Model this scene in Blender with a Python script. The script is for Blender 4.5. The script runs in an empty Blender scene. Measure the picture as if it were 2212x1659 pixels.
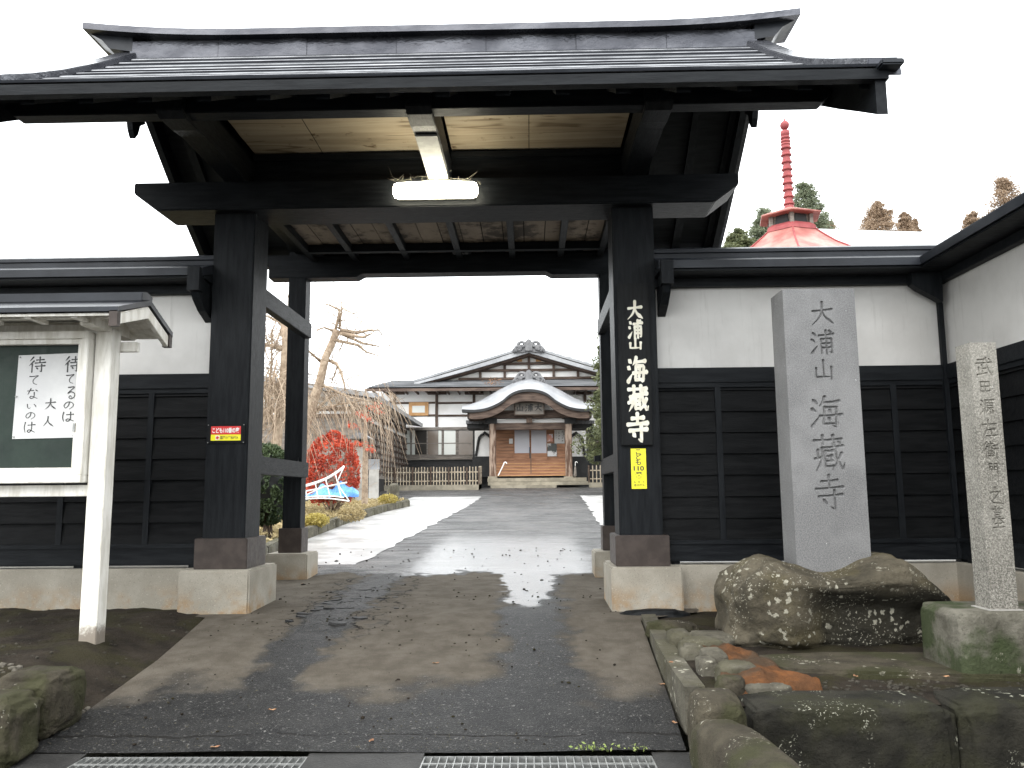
import bpy, bmesh, math, random
import numpy as np
from mathutils import Vector, Matrix, noise
random.seed(7); rng = np.random.default_rng(7)
S = bpy.context.scene; COL = S.collection

# ---------------------------------------------------------------- camera, sky, sun, exposure
CAM = Vector((0, 0, .9)); F, CX, CY = 1790., 1106., 829.5
_ey = Vector((.0218, .1317, 1)).normalized()
_ez = Vector((-.0087, -.9914, .1305)); _ez = (_ez - _ey * _ez.dot(_ey)).normalized()
_ex = _ey.cross(_ez)
if _ex.x < 0: _ex = -_ex
RM = Matrix((_ex, _ey, _ez))
cd = bpy.data.cameras.new('camera'); cam = bpy.data.objects.new('camera', cd); COL.objects.link(cam)
cd.sensor_width = 36; cd.lens = F / 2212 * 36; cd.clip_start = .05; cd.clip_end = 2000
rt, dn, fw = (Vector((RM[0][i], RM[1][i], RM[2][i])) for i in range(3))
cam.matrix_world = Matrix((( rt.x, -dn.x, -fw.x, CAM.x), (rt.y, -dn.y, -fw.y, CAM.y), (rt.z, -dn.z, -fw.z, CAM.z), (0, 0, 0, 1)))
S.camera = cam
W = bpy.data.worlds.new('World'); S.world = W; W.use_nodes = True
nt = W.node_tree; bg = nt.nodes['Background']
SUN_EL, SUN_ROT = math.radians(52), math.radians(205)
sky = nt.nodes.new('ShaderNodeTexSky'); sky.sky_type = 'NISHITA'; sky.sun_disc = False
sky.sun_elevation = SUN_EL; sky.sun_rotation = SUN_ROT; sky.dust_density = 4; sky.air_density = 1
mx = nt.nodes.new('ShaderNodeMix'); mx.data_type = 'RGBA'; mx.inputs[0].default_value = .9
mx.inputs[7].default_value = (9.6, 9.9, 10.0, 1)          # the closed white cloud deck of the overcast day
nt.links.new(sky.outputs[0], mx.inputs[6]); nt.links.new(mx.outputs[2], bg.inputs[0]); bg.inputs[1].default_value = .11
sl = bpy.data.lights.new('sun', 'SUN'); sl.energy = .6; sl.angle = math.radians(70); sl.color = (1, .97, .93)
so = bpy.data.objects.new('sun', sl); COL.objects.link(so)
sd = Vector((math.sin(SUN_ROT) * math.cos(SUN_EL), math.cos(SUN_ROT) * math.cos(SUN_EL), math.sin(SUN_EL)))
so.rotation_euler = sd.to_track_quat('Z', 'Y').to_euler(); so.location = (0, -5, 30)
S.view_settings.view_transform = 'Standard'; S.view_settings.look = 'None'; S.view_settings.gamma = 1
S.view_settings.exposure = 1.8
S.cycles.max_bounces = 8; S.cycles.diffuse_bounces = 4; S.cycles.use_denoising = True

# ---------------------------------------------------------------- helpers
def at(x, y, Y):
    r = RM @ Vector(((x - CX) / F, (y - CY) / F, 1)); return CAM + r * (Y / r.y)
_pos = {}
class MB:
    """collects shapes, then links them as one mesh object"""
    def __init__(s): s.v = []; s.f = []
    def add(s, vs, fs):
        b = len(s.v); s.v += [tuple(v) for v in vs]; s.f += [tuple(b + i for i in f) for f in fs]; return s
    def box(s, x0, x1, y0, y1, z0, z1):
        return s.add([(x, y, z) for z in (z0, z1) for y in (y0, y1) for x in (x0, x1)],
                     [(0, 2, 3, 1), (4, 5, 7, 6), (0, 1, 5, 4), (1, 3, 7, 5), (3, 2, 6, 7), (2, 0, 4, 6)])
    def hexa(s, lo, hi):                       # two quads of 4 points
        return s.add(list(lo) + list(hi), [(3, 2, 1, 0), (4, 5, 6, 7)] + [(i, (i + 1) % 4, 4 + (i + 1) % 4, 4 + i) for i in range(4)])
    def prism(s, poly, ax, a0, a1):            # polygon (p,q) extruded along axis
        def mk(p, q, a): return {'x': (a, p, q), 'y': (p, a, q), 'z': (p, q, a)}[ax]
        n = len(poly); return s.add([mk(p, q, a0) for p, q in poly] + [mk(p, q, a1) for p, q in poly],
            [tuple(range(n))[::-1], tuple(range(n, 2 * n))] + [(i, (i + 1) % n, n + (i + 1) % n, n + i) for i in range(n)])
    def tube(s, pts, rad, n=6):
        pts = [Vector(p) for p in pts]; R = rad if isinstance(rad, (list, tuple)) else [rad] * len(pts); rings = []; vs = []; fs = []
        prev = None
        for i, p in enumerate(pts):
            d = (pts[min(i + 1, len(pts) - 1)] - pts[max(i - 1, 0)]).normalized()
            u = d.orthogonal().normalized() if prev is None else (prev - d * prev.dot(d)).normalized()
            prev = u; w = d.cross(u)
            vs += [p + (u * math.cos(2 * math.pi * k / n) + w * math.sin(2 * math.pi * k / n)) * R[i] for k in range(n)]
        for i in range(len(pts) - 1):
            fs += [(i * n + k, i * n + (k + 1) % n, (i + 1) * n + (k + 1) % n, (i + 1) * n + k) for k in range(n)]
        fs += [tuple(range(n))[::-1], tuple(range(len(vs) - n, len(vs)))]
        return s.add(vs, fs)
    def sweep(s, path, prof):                  # path of (y,z); prof = list of (x, dn) offsets; closed profile
        n = len(prof); vs = []; fs = []
        for (y, z) in path: vs += [(x, y, z + d) for x, d in prof]
        for i in range(len(path) - 1): fs += [(i * n + k, i * n + (k + 1) % n, (i + 1) * n + (k + 1) % n, (i + 1) * n + k) for k in range(n)]
        fs += [tuple(range(n))[::-1], tuple(range(len(vs) - n, len(vs)))]
        return s.add(vs, fs)
    def build(s, name, mat, parent=None, bevel=0, smooth=False, seg=2):
        me = bpy.data.meshes.new(name)
        lo = [min(v[i] for v in s.v) for i in range(3)]; hi = [max(v[i] for v in s.v) for i in range(3)]
        c = Vector(((lo[0] + hi[0]) / 2, (lo[1] + hi[1]) / 2, lo[2]))
        me.from_pydata([(v[0] - c.x, v[1] - c.y, v[2] - c.z) for v in s.v], [], s.f)
        bm = bmesh.new(); bm.from_mesh(me); bmesh.ops.recalc_face_normals(bm, faces=bm.faces)
        if bevel: bmesh.ops.bevel(bm, geom=[e for e in bm.edges if len(e.link_faces) == 2 and e.calc_face_angle(0) > .5], offset=bevel, segments=seg, affect='EDGES', clamp_overlap=True)
        bm.to_mesh(me); bm.free()
        if smooth: me.shade_smooth()
        return link(name, me, mat, parent, c)
def link(name, me, mat, parent=None, loc=(0, 0, 0)):
    o = bpy.data.objects.new(name, me); COL.objects.link(o)
    if mat and not me.materials: me.materials.append(M[mat] if isinstance(mat, str) else mat)
    loc = Vector(loc); _pos[o.name] = loc
    if parent: o.parent = parent; o.location = loc - _pos[parent.name]
    else: o.location = loc
    return o
def place(src, parent, loc, rot=None):         # another copy of an alike piece (shares the mesh)
    o = src.copy(); COL.objects.link(o); o.parent = parent; loc = Vector(loc); _pos[o.name] = loc
    o.location = loc - _pos[parent.name] if parent else loc
    if rot: o.rotation_euler = rot
    return o
def tag(o, label, cat, group=None):
    o['label'] = label; o['category'] = cat
    if group: o['group'] = group
    return o
def thing(name, loc, label, cat, group=None):
    o = bpy.data.objects.new(name, None); COL.objects.link(o); o.location = loc; o.empty_display_size = .2
    _pos[o.name] = Vector(loc); return tag(o, label, cat, group)
def struct(o): o['kind'] = 'structure'; return o
def box(name, mat, parent, x0, x1, y0, y1, z0, z1, bevel=0): return MB().box(x0, x1, y0, y1, z0, z1).build(name, mat, parent, bevel)

# ---------------------------------------------------------------- materials
M = {}
class N:
    def __init__(s, name):
        m = bpy.data.materials.new(name); m.use_nodes = True; s.t = m.node_tree; s.m = m; M[name] = m
        s.b = s.t.nodes['Principled BSDF']; s.geo = s.t.nodes.new('ShaderNodeNewGeometry'); s.P = s.geo.outputs['Position']
    def n(s, ty, **k):
        nd = s.t.nodes.new('ShaderNode' + ty)
        for a, b in k.items(): setattr(nd, a, b)
        return nd
    def L(s, a, b):
        if isinstance(b, (int, float, tuple)): raise TypeError
        s.t.links.new(a, b)
    def inp(s, sock, v):
        if isinstance(v, bpy.types.NodeSocket): s.t.links.new(v, sock)
        else: sock.default_value = v
    def noise(s, scale, detail=5, rough=.6, vec=None, stretch=None, dist=0, col=False):
        v = vec or s.P
        if stretch: mp = s.n('Mapping'); mp.inputs['Scale'].default_value = stretch; s.L(v, mp.inputs[0]); v = mp.outputs[0]
        nd = s.n('TexNoise'); s.L(v, nd.inputs['Vector']); nd.inputs['Scale'].default_value = scale; nd.inputs['Detail'].default_value = detail
        nd.inputs['Roughness'].default_value = rough; nd.inputs['Distortion'].default_value = dist
        return nd.outputs['Color' if col else 'Fac']
    def voro(s, scale, feature='F1', vec=None):
        nd = s.n('TexVoronoi'); nd.feature = feature; s.L(vec or s.P, nd.inputs['Vector']); nd.inputs['Scale'].default_value = scale
        return nd.outputs['Distance']
    def rng(s, v, a, b, c=0., d=1.):
        nd = s.n('MapRange', interpolation_type='SMOOTHSTEP'); s.inp(nd.inputs[0], v)
        for i, x in enumerate((a, b, c, d)): nd.inputs[i + 1].default_value = x
        return nd.outputs[0]
    def math(s, op, a, b=0., c=0.):
        nd = s.n('Math', operation=op); s.inp(nd.inputs[0], a); s.inp(nd.inputs[1], b); s.inp(nd.inputs[2], c); return nd.outputs[0]
    def mix(s, f, a, b):
        nd = s.n('Mix', data_type='RGBA'); s.inp(nd.inputs[0], f)
        for sock, v in ((nd.inputs[6], a), (nd.inputs[7], b)):
            s.inp(sock, v if isinstance(v, bpy.types.NodeSocket) else (*v, 1))
        return nd.outputs[2]
    def bump(s, h, strength=.3, dist=.01, prev=None):
        nd = s.n('Bump'); s.L(h, nd.inputs['Height']); nd.inputs['Strength'].default_value = strength; nd.inputs['Distance'].default_value = dist
        if prev is not None: s.L(prev, nd.inputs['Normal'])
        return nd.outputs[0]
    def out(s, col, rough=.6, nrm=None, spec=.5, metal=0):
        s.inp(s.b.inputs['Base Color'], col if isinstance(col, bpy.types.NodeSocket) else (*col, 1)); s.inp(s.b.inputs['Roughness'], rough)
        s.b.inputs['Specular IOR Level'].default_value = spec; s.b.inputs['Metallic'].default_value = metal
        if nrm is not None: s.L(nrm, s.b.inputs['Normal'])
        return s.m
def simple(name, c1, c2, rough=.6, scale=6, stretch=None, bump=.2, bscale=None, spec=.5, metal=0, lo=.35, hi=.65, dist=.004):
    k = N(name); a = k.noise(scale, 6, .6, stretch=stretch); f = k.rng(a, lo, hi)
    b = k.noise(bscale or scale * 4, 5, .65, stretch=stretch)
    k.out(k.mix(f, c1, c2), k.rng(b, .2, .8, max(rough - .1, .03), min(rough + .1, 1)), k.bump(b, bump, dist), spec, metal)
simple('black_wood', (.0055, .0066, .0082), (.0115, .0132, .0152), .5, 5, (6, 6, .7), .45, 22, .11)
simple('black_wood_h', (.0055, .0066, .0082), (.0115, .0132, .0152), .5, 5, (.7, 6, 6), .45, 22, .11)
simple('black_wood_y', (.0055, .0066, .0082), (.0115, .0132, .0152), .5, 5, (6, .7, 6), .45, 22, .11)
simple('board_black', (.0034, .0038, .0043), (.0075, .0080, .0086), .55, 7, (.6, 6, 5), .5, 26, .08)
simple('gate_metal', (.013, .015, .019), (.021, .024, .030), .36, 3, (1, 1, 1), .1, 5, .25, .1)
simple('ridge_metal', (.045, .047, .056), (.085, .088, .10), .27, 2.2, (1.2, 1, 2), .55, 2.5, .4, .6, dist=.03)
simple('roof_sheet', (.012, .013, .016), (.02, .022, .026), .8, 3, (1, 1, 1), .1, 5, .05, 0)
simple('seam_glint', (.10, .103, .112), (.24, .245, .26), .35, 9, (.4, 1, 1), .1, 20, .5, .4)  # same paint as the roof sheet; sky glints put in as paler colour
simple('brown_metal', (.036, .027, .023), (.056, .043, .037), .5, 9, None, .12, 30, .35, .2)
k = N('plaster'); a = k.noise(1.6, 5); stn = k.noise(3.2, 6, .7, stretch=(5, 5, .45)); fl = k.noise(60, 4, .7); c = k.mix(k.rng(a, .35, .65), (.49, .48, .462), (.58, .57, .55))
c = k.mix(k.rng(stn, .54, .74, 0, .45), c, (.33, .32, .30)); c = k.mix(k.rng(k.noise(26, 5, .75), .70, .75, 0, .5), c, (.30, .28, .25)); k.out(c, .88, k.bump(fl, .12, .004, k.bump(a, .15, .03)), .15)
k = N('white_paint'); a = k.noise(5, 6, .6, stretch=(4, 4, .8)); b = k.noise(26, 5, .65, stretch=(4, 4, .8)); sx = k.n('SeparateXYZ'); k.L(k.P, sx.inputs[0])
worn = k.math('MULTIPLY', k.rng(k.math('ADD', sx.outputs[2], k.math('MULTIPLY', k.math('SUBTRACT', k.noise(30, 5, .7), .5), .16)), .17, .10), .9); chip = k.rng(k.noise(17, 6, .7, stretch=(3, 3, .6)), .70, .74, 0, .6)
k.out(k.mix(k.math('MAXIMUM', worn, chip), k.mix(k.rng(a, .35, .65), (.60, .575, .51), (.80, .78, .73)), (.16, .13, .10)), .5, k.bump(b, .25, .004), .35)
simple('raw_wood', (.16, .135, .115), (.27, .235, .20), .8, 6, (1, 5, 5), .5, 25, .2)
simple('green_board', (.008, .017, .013), (.014, .027, .020), .55, 3, None, .08, 30, .3)
simple('paper', (.52, .52, .52), (.62, .62, .61), .8, 2.5, None, .05, 20, .1)
simple('ink', (.03, .03, .03), (.05, .05, .05), .7, 30, None, 0)
simple('white_lettering', (.74, .70, .58), (.86, .83, .72), .6, 20, None, .1, 60, .2)
simple('yellow_sign', (.86, .78, .02), (.90, .82, .03), .45, 3, None, 0)
simple('red_sign', (.62, .03, .03), (.68, .05, .04), .45, 3, None, 0)
simple('sign_white', (.8, .8, .78), (.85, .85, .83), .5, 3, None, 0)
simple('sign_black', (.006, .0065, .007), (.010, .011, .012), .5, 6, (6, 6, .7), .2, 25, .12)
simple('galvanised', (.22, .225, .22), (.34, .345, .335), .45, 30, None, .15, 90, .5, .55)
simple('pit', (.006, .0055, .005), (.014, .012, .010), .9, 20, None, .4, 50, .2)
simple('temple_wood', (.050, .033, .026), (.12, .085, .066), .75, 4, (3, 3, .6), .3, 12, .3)
simple('temple_wood_h', (.050, .033, .026), (.12, .085, .066), .75, 4, (.5, 3, 3), .3, 12, .3)
simple('pillar_wood', (.10, .06, .042), (.34, .26, .205), .8, 2.2, (3, 3, .5), .3, 10, .2, lo=.42, hi=.58)
simple('door_wood', (.24, .115, .062), (.36, .19, .11), .6, 4, (.5, 3, 4), .2, 14, .3)
simple('new_wood', (.50, .27, .11), (.60, .35, .16), .55, 5, None, .1, 20, .3)
simple('grey_wood', (.14, .125, .11), (.24, .215, .19), .8, 4, (.5, 3, 3), .3, 14, .2)
simple('temple_plaster', (.78, .765, .73), (.89, .88, .865), .85, .8, None, .05, 10, .2, lo=.3, hi=.55)
simple('roof_metal', (.16, .165, .172), (.27, .275, .285), .36, 1.5, (.5, 2, 2), .15, 6, .5, .2)
simple('copper_sheet', (.20, .205, .215), (.30, .305, .315), .38, 1.2, None, .15, 4, .5, .3)
simple('roof_tile', (.10, .10, .105), (.17, .17, .175), .55, 6, None, .3, 20, .4)
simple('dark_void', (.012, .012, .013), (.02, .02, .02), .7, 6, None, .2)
simple('stone_step', (.20, .18, .14), (.31, .28, .22), .85, 3, None, .3, 16, .2)
simple('bamboo', (.29, .24, .175), (.45, .39, .30), .6, 9, None, .2, 30, .3)
simple('cherry_bark', (.24, .18, .13), (.40, .32, .24), .9, 12, None, .5, 30, .15)
simple('dark_bark', (.06, .045, .035), (.12, .09, .07), .9, 12, None, .5, 30, .15)
simple('red_paint', (.22, .045, .048), (.31, .075, .075), .6, 4, None, .2, 16, .3, lo=.3, hi=.7)
simple('red_roof', (.27, .085, .072), (.46, .22, .185), .55, 1.2, None, .15, 8, .4)
simple('zinc_roof', (.50, .52, .53), (.62, .64, .65), .45, 1, None, .1, 5, .5, .1)
simple('tarp', (.025, .12, .40), (.13, .36, .66), .4, 3, None, .6, 5, .4, dist=.05)
simple('white_metal', (.78, .78, .77), (.85, .85, .84), .4, 4, None, 0)
simple('concrete', (.26, .25, .23), (.36, .35, .325), .85, 2.5, None, .2, 30, .2)
simple('tar', (.010, .010, .0105), (.030, .0295, .029), .6, 25, None, .6, 60, .15)
simple('cable', (.02, .02, .02), (.03, .03, .03), .5, 3, None, 0)
simple('leaf_litter', (.16, .07, .035), (.32, .18, .09), .7, 30, None, .2)
def glass(name, c, rough=.08):
    k = N(name); k.out(c, rough, None, .8)
glass('window_dark', (.035, .033, .030)); glass('window_brown', (.16, .13, .105), .12); glass('frosted', (.36, .36, .40), .3)
glass('window_paper', (.62, .64, .60), .2)
k = N('plywood'); a = k.noise(2.2, 8, .62, stretch=(.25, 2.5, 1), dist=.6); b = k.noise(60, 3); st = k.rng(k.noise(9, 4), .62, .72)
wp = k.math('MULTIPLY', k.rng(k.math('ABSOLUTE', k.math('SUBTRACT', k.noise(1.0, 2, .4, stretch=(.5, 5, 1)), .5)), .022, .004), k.rng(k.noise(1.7, 2), .46, .56, 0, .75))
k.out(k.mix(k.math('MAXIMUM', st, wp), k.mix(k.rng(a, .3, .7), (.27, .215, .15), (.47, .40, .295)), (.13, .09, .05)), .7, k.bump(a, .3, .01), .2)
k = N('ceiling_board'); a = k.noise(3, 8, .65, stretch=(3, .5, 1), dist=.4); st = k.rng(k.noise(3.5, 6, .7), .45, .6)
k.out(k.mix(st, k.mix(a, (.14, .11, .085), (.28, .23, .18)), (.05, .04, .032)), .8, k.bump(a, .3, .01), .2)
k = N('lamp_arm'); a = k.noise(14, 5); k.out(k.mix(k.rng(a, .35, .7), (.30, .30, .285), (.40, .40, .375)), .55, k.bump(a, .1, .003), .3)
k = N('foundation'); sp = k.noise(160, 3, .7); big = k.noise(2.5, 5); low = k.math('SUBTRACT', 1., k.rng(k.n('SeparateXYZ').outputs[2], 0, 1)); 
sx = k.n('SeparateXYZ'); k.L(k.P, sx.inputs[0]); low = k.math('MULTIPLY', k.rng(sx.outputs[2], .30, .06), k.rng(k.noise(4, 4), .42, .62))
c = k.mix(k.rng(big, .35, .65), (.25, .23, .19), (.34, .315, .265)); c = k.mix(low, c, (.28, .185, .10)); c = k.mix(k.rng(sp, .60, .68), c, (.13, .115, .095)); c = k.mix(k.rng(k.noise(120, 3, .7), .63, .7), c, (.46, .43, .37))
k.out(c, .85, k.bump(sp, .35, .003), .2)
def granite(name, dark, mid, light, sc):
    k = N(name); a = k.noise(sc, 3, .75); b = k.noise(sc * 1.4, 2, .7); w = k.noise(2.2, 5)
    c = k.mix(k.rng(a, .42, .60), dark, mid); c = k.mix(k.rng(b, .58, .66), c, light); c = k.mix(k.rng(w, .4, .65, 0, .35), c, light); c = k.mix(k.rng(k.noise(3.0, 6, .7, stretch=(2.5, 2.5, .7)), .55, .70, 0, .4), c, dark); c = k.mix(k.rng(k.noise(33, 3, .6), .735, .755, 0, .8), c, (.55, .55, .54))
    k.out(c, .7, k.bump(a, .15, .002), .3)
granite('granite_grey', (.115, .115, .116), (.20, .20, .202), (.29, .29, .29), 150)
granite('granite_pale', (.10, .095, .082), (.26, .247, .218), (.40, .385, .345), 105)
def stone(name, c1, c2, moss, lich=.0, lscale=14, moss_amt=.5, lc=(.36, .345, .28), dark_x=None):
    k = N(name); a = k.noise(5, 7, .65); b = k.noise(28, 6, .7); up = k.n('SeparateXYZ'); k.L(k.geo.outputs['Normal'], up.inputs[0])
    c = k.mix(k.rng(a, .32, .68), c1, c2); c = k.mix(k.math('MULTIPLY', k.rng(k.noise(3, 6), .46, .6), moss_amt), c, moss)
    if dark_x is not None:
        sx = k.n('SeparateXYZ'); k.L(k.P, sx.inputs[0]); n3 = k.noise(2.4, 5); m_ = k.math('MULTIPLY', k.rng(k.math('ADD', sx.outputs[0], k.math('MULTIPLY', k.math('SUBTRACT', n3, .5), .5)), dark_x - .08, dark_x + .08), k.rng(k.math('ADD', sx.outputs[2], k.math('MULTIPLY', k.math('SUBTRACT', n3, .5), .35)), .40, .30))
        c = k.mix(k.math('MULTIPLY', m_, .85), c, (.022, .021, .017))  # darkens the low part of the rock towards larger x, noise-edged
    if lich:
        nz = k.n('VectorMath', operation='MULTIPLY_ADD'); k.L(k.noise(11, 5, .7, col=True), nz.inputs[0]); nz.inputs[1].default_value = (.10, .10, .10); k.L(k.P, nz.inputs[2]); wv = nz.outputs[0]
        v = k.voro(lscale, vec=wv)
        spot = k.math('MULTIPLY', k.rng(v, .30, .22), k.rng(k.noise(3.3, 3), .60 - lich * .3, .66 - lich * .3))
        fine = k.math('MULTIPLY', k.rng(k.voro(lscale * 2.7, vec=wv), .28, .18), k.rng(k.noise(4.1, 3), .58 - lich * .3, .66 - lich * .3))
        c = k.mix(k.math('MULTIPLY', k.math('MAXIMUM', spot, fine), .85), c, lc)
    k.out(k.mix(k.rng(k.noise(70, 4, .75), .56, .70, 0, .45), c, tuple(x * .35 for x in c1)), .9, k.bump(k.noise(85, 4, .75), .6, .006, k.bump(b, .9, .02, k.bump(a, .5, .05))), .15)
stone('rock_brown', (.050, .044, .032), (.115, .10, .072), (.085, .072, .036), .34, 20, .5, dark_x=1.62)
stone('rock_dark', (.013, .0125, .010), (.034, .032, .025), (.032, .032, .017), .10, 26, .6, (.42, .42, .34))
stone('kerb_stone', (.036, .031, .023), (.080, .070, .050), (.040, .042, .018), .03, 20, .7)
stone('rubble_stone', (.065, .06, .048), (.135, .125, .098), (.07, .066, .035), .05, 20, .5)
stone('pedestal_stone', (.085, .08, .062), (.18, .17, .14), (.035, .05, .018), .03, 20, .85)
stone('orange_mortar', (.075, .036, .017), (.185, .075, .027), (.05, .04, .028), 0, 20, .75)
stone('soil', (.014, .011, .008), (.034, .027, .020), (.032, .030, .011), 0, 40, .5)
stone('pebble', (.05, .044, .036), (.17, .155, .13), (.07, .062, .04), 0, 20, .3)
stone('gravel', (.025, .022, .018), (.085, .078, .064), (.04, .036, .022), 0, 20, .3)
stone('turf', (.07, .062, .028), (.17, .14, .07), (.20, .16, .06), 0, 20, .5)
stone('terrain', (.14, .13, .10), (.25, .24, .20), (.12, .13, .06), 0, 20, .4)
def asphalt(name, kind):
    k = N(name); sx = k.n('SeparateXYZ'); k.L(k.P, sx.inputs[0]); X, Y = sx.outputs[0], sx.outputs[1]
    w = k.noise(1.9, 5, .6); w2 = k.noise(3.7, 5, .6); ag = k.noise(95, 3, .75); ag2 = k.voro(75); mid = k.noise(7, 6, .65)
    if kind == 'drive':
        yy = k.math('ADD', Y, k.math('MULTIPLY', k.math('SUBTRACT', w, .5), 1.5)); xx = k.math('ADD', X, k.math('MULTIPLY', k.math('SUBTRACT', w2, .5), .55))
        y2 = k.math('ADD', Y, k.math('ADD', k.math('MULTIPLY', k.math('SUBTRACT', w2, .5), .7), k.math('MULTIPLY', k.math('SUBTRACT', w, .5), 1.3)))
        dry = k.math('MULTIPLY', k.rng(yy, 4.35, 4.75), k.rng(y2, 8.3, 8.15))
        t1 = k.rng(k.math('ABSOLUTE', k.math('SUBTRACT', xx, .02)), .15, .30); t2 = k.rng(k.math('ABSOLUTE', k.math('SUBTRACT', xx, -1.42)), .12, .24)
        far = k.rng(y2, 8.15, 8.3)
        y3 = k.math('ADD', Y, k.math('ADD', k.math('MULTIPLY', k.math('SUBTRACT', mid, .5), .5), k.math('MULTIPLY', k.math('SUBTRACT', w, .5), 1.6))); x3 = k.math('ADD', X, k.math('MULTIPLY', k.math('SUBTRACT', w2, .5), .35))
        pool = k.math('MULTIPLY', k.rng(k.math('ABSOLUTE', k.math('SUBTRACT', x3, -.30)), 1.05, .75), k.math('MULTIPLY', k.rng(y3, 8.28, 8.38), k.rng(y3, 13.5, 10.0)))
        fx = k.math('MULTIPLY', k.math('ADD', k.math('SUBTRACT', x3, -.03), k.math('MULTIPLY', k.math('SUBTRACT', mid, .5), .16)), 4.2); fy_ = k.math('MULTIPLY', k.math('SUBTRACT', y3, 8.7), .43)
        tong = k.rng(k.math('SQRT', k.math('ADD', k.math('MULTIPLY', fx, fx), k.math('MULTIPLY', fy_, fy_))), 1.06, .94)
        pool = k.math('MAXIMUM', pool, tong); dry = k.math('MULTIPLY', dry, k.math('SUBTRACT', 1., pool))
        dry = k.math('MULTIPLY', dry, k.math('MULTIPLY', t1, t2))
        c = k.mix(k.rng(mid, .3, .7), (.012, .012, .0125), (.024, .0237, .0232)); c = k.mix(k.rng(ag2, .38, .12, 0, .55), c, (.085, .083, .08)); c = k.mix(k.rng(k.noise(48, 2, .8), .62, .70), c, (.15, .146, .138))
        d = k.mix(k.rng(mid, .3, .7), (.082, .071, .057), (.122, .108, .089)); c = k.mix(dry, c, d)
        g = k.mix(k.rng(mid, .3, .7), (.036, .034, .0335), (.062, .059, .058)); pat = k.noise(.9, 6, .7, stretch=(1, .55, 1)); g = k.mix(k.rng(pat, .42, .56), g, (.023, .0225, .0225)); g = k.mix(k.rng(k.noise(1.1, 7, .75, stretch=(.5, 2.2, 1)), .56, .64, 0, .8), g, (.115, .11, .107)); g = k.mix(k.rng(ag2, .38, .12, 0, .4), g, (.13, .127, .123)); c = k.mix(far, c, g)
        r = k.mix(dry, (.5,) * 3, (.9,) * 3); r = k.mix(far, r, k.mix(k.rng(k.noise(1.6, 6, .7, stretch=(.6, 1.6, 1)), .42, .60), (.30,) * 3, (.62,) * 3)); r = k.mix(pool, r, (.3,) * 3); sl_ = k.mix(dry, (.12,) * 3, (.05,) * 3); sl_ = k.mix(far, sl_, (.35,) * 3); sl_ = k.mix(pool, sl_, (1.,) * 3)
        nz = k.n('VectorMath', operation='MULTIPLY_ADD'); k.L(k.noise(5, 5, .7, col=True), nz.inputs[0]); nz.inputs[1].default_value = (.22, .22, 0); k.L(k.P, nz.inputs[2])
        crk = k.math('MAXIMUM', k.rng(k.voro(4.5, 'DISTANCE_TO_EDGE', nz.outputs[0]), .03, .008), k.math('MULTIPLY', k.rng(k.voro(13, 'DISTANCE_TO_EDGE', nz.outputs[0]), .05, .01), k.rng(w2, .5, .6)))
        zone = k.math('MULTIPLY', k.rng(k.math('ABSOLUTE', k.math('SUBTRACT', xx, -1.40)), .46, .26), k.math('MULTIPLY', k.rng(yy, 5.2, 5.8), k.rng(yy, 9.0, 8.0)))
        seam = k.rng(k.math('ABSOLUTE', k.math('SUBTRACT', k.math('ADD', Y, k.math('MULTIPLY', k.math('SUBTRACT', w, .5), .22)), 3.93)), .012, .004)
        s2 = k.math('MULTIPLY', k.rng(k.math('ABSOLUTE', k.math('SUBTRACT', k.math('FRACT', k.math('MULTIPLY', k.math('ADD', Y, k.math('MULTIPLY', k.math('SUBTRACT', w, .5), 1.1)), .31)), .5)), .012, .005), k.math('MULTIPLY', far, k.rng(w2, .46, .54)))
        zone = k.math('MAXIMUM', zone, k.math('MULTIPLY', far, k.rng(pat, .53, .60, 0, .7)))
        crk = k.math('MAXIMUM', k.math('MAXIMUM', s2, k.math('MULTIPLY', crk, zone)), k.math('MULTIPLY', seam, k.rng(mid, .4, .5))); c = k.mix(crk, c, (.012, .011, .010))
        c = k.mix(k.math('MULTIPLY', zone, k.rng(mid, .5, .62, 0, .6)), c, (.045, .043, .043))
        h = k.bump(k.math('SUBTRACT', 1., crk), .8, .02, k.bump(ag, .9, .012, k.bump(mid, .35, .03)))
        k.out(c, r, h, .5); k.L(sl_, k.b.inputs['Specular IOR Level'])
        k.L(pool, k.b.inputs['Coat Weight']); k.b.inputs['Coat Roughness'].default_value = .22; k.b.inputs['Coat IOR'].default_value = 1.6; k.L(k.bump(ag, .5, .006), k.b.inputs['Coat Normal'])
    elif kind == 'yard':
        c = k.mix(k.rng(mid, .3, .7), (.072, .067, .066), (.112, .105, .103)); c = k.mix(k.rng(w, .5, .62, 0, .5), c, (.055, .053, .053))
        k.out(c, k.rng(w2, .35, .65, .36, .55), k.bump(ag, .4, .006, k.bump(mid, .3, .03)), .5)
    elif kind == 'street':
        c = k.mix(k.rng(mid, .3, .7), (.018, .0175, .017), (.034, .033, .0315)); c = k.mix(k.rng(ag2, .35, .1, 0, .4), c, (.075, .072, .07))
        k.out(c, .55, k.bump(ag, .5, .008, k.bump(mid, .3, .02)), .25)
    else:
        c = k.mix(k.rng(mid, .3, .7), (.33, .326, .32), (.45, .445, .435)); c = k.mix(k.rng(w, .45, .62, 0, .7), c, (.19, .187, .183)); c = k.mix(k.rng(k.noise(1.3, 7, .75, stretch=(.4, 2, 1)), .58, .66, 0, .6), c, (.14, .137, .134))
        k.out(c, .35, k.bump(ag, .2, .004, k.bump(mid, .2, .02)), .5)
for n_, kd in (('asphalt_drive', 'drive'), ('asphalt_yard', 'yard'), ('asphalt_street', 'street'), ('pale_paving', 'pave')): asphalt(n_, kd)
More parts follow.
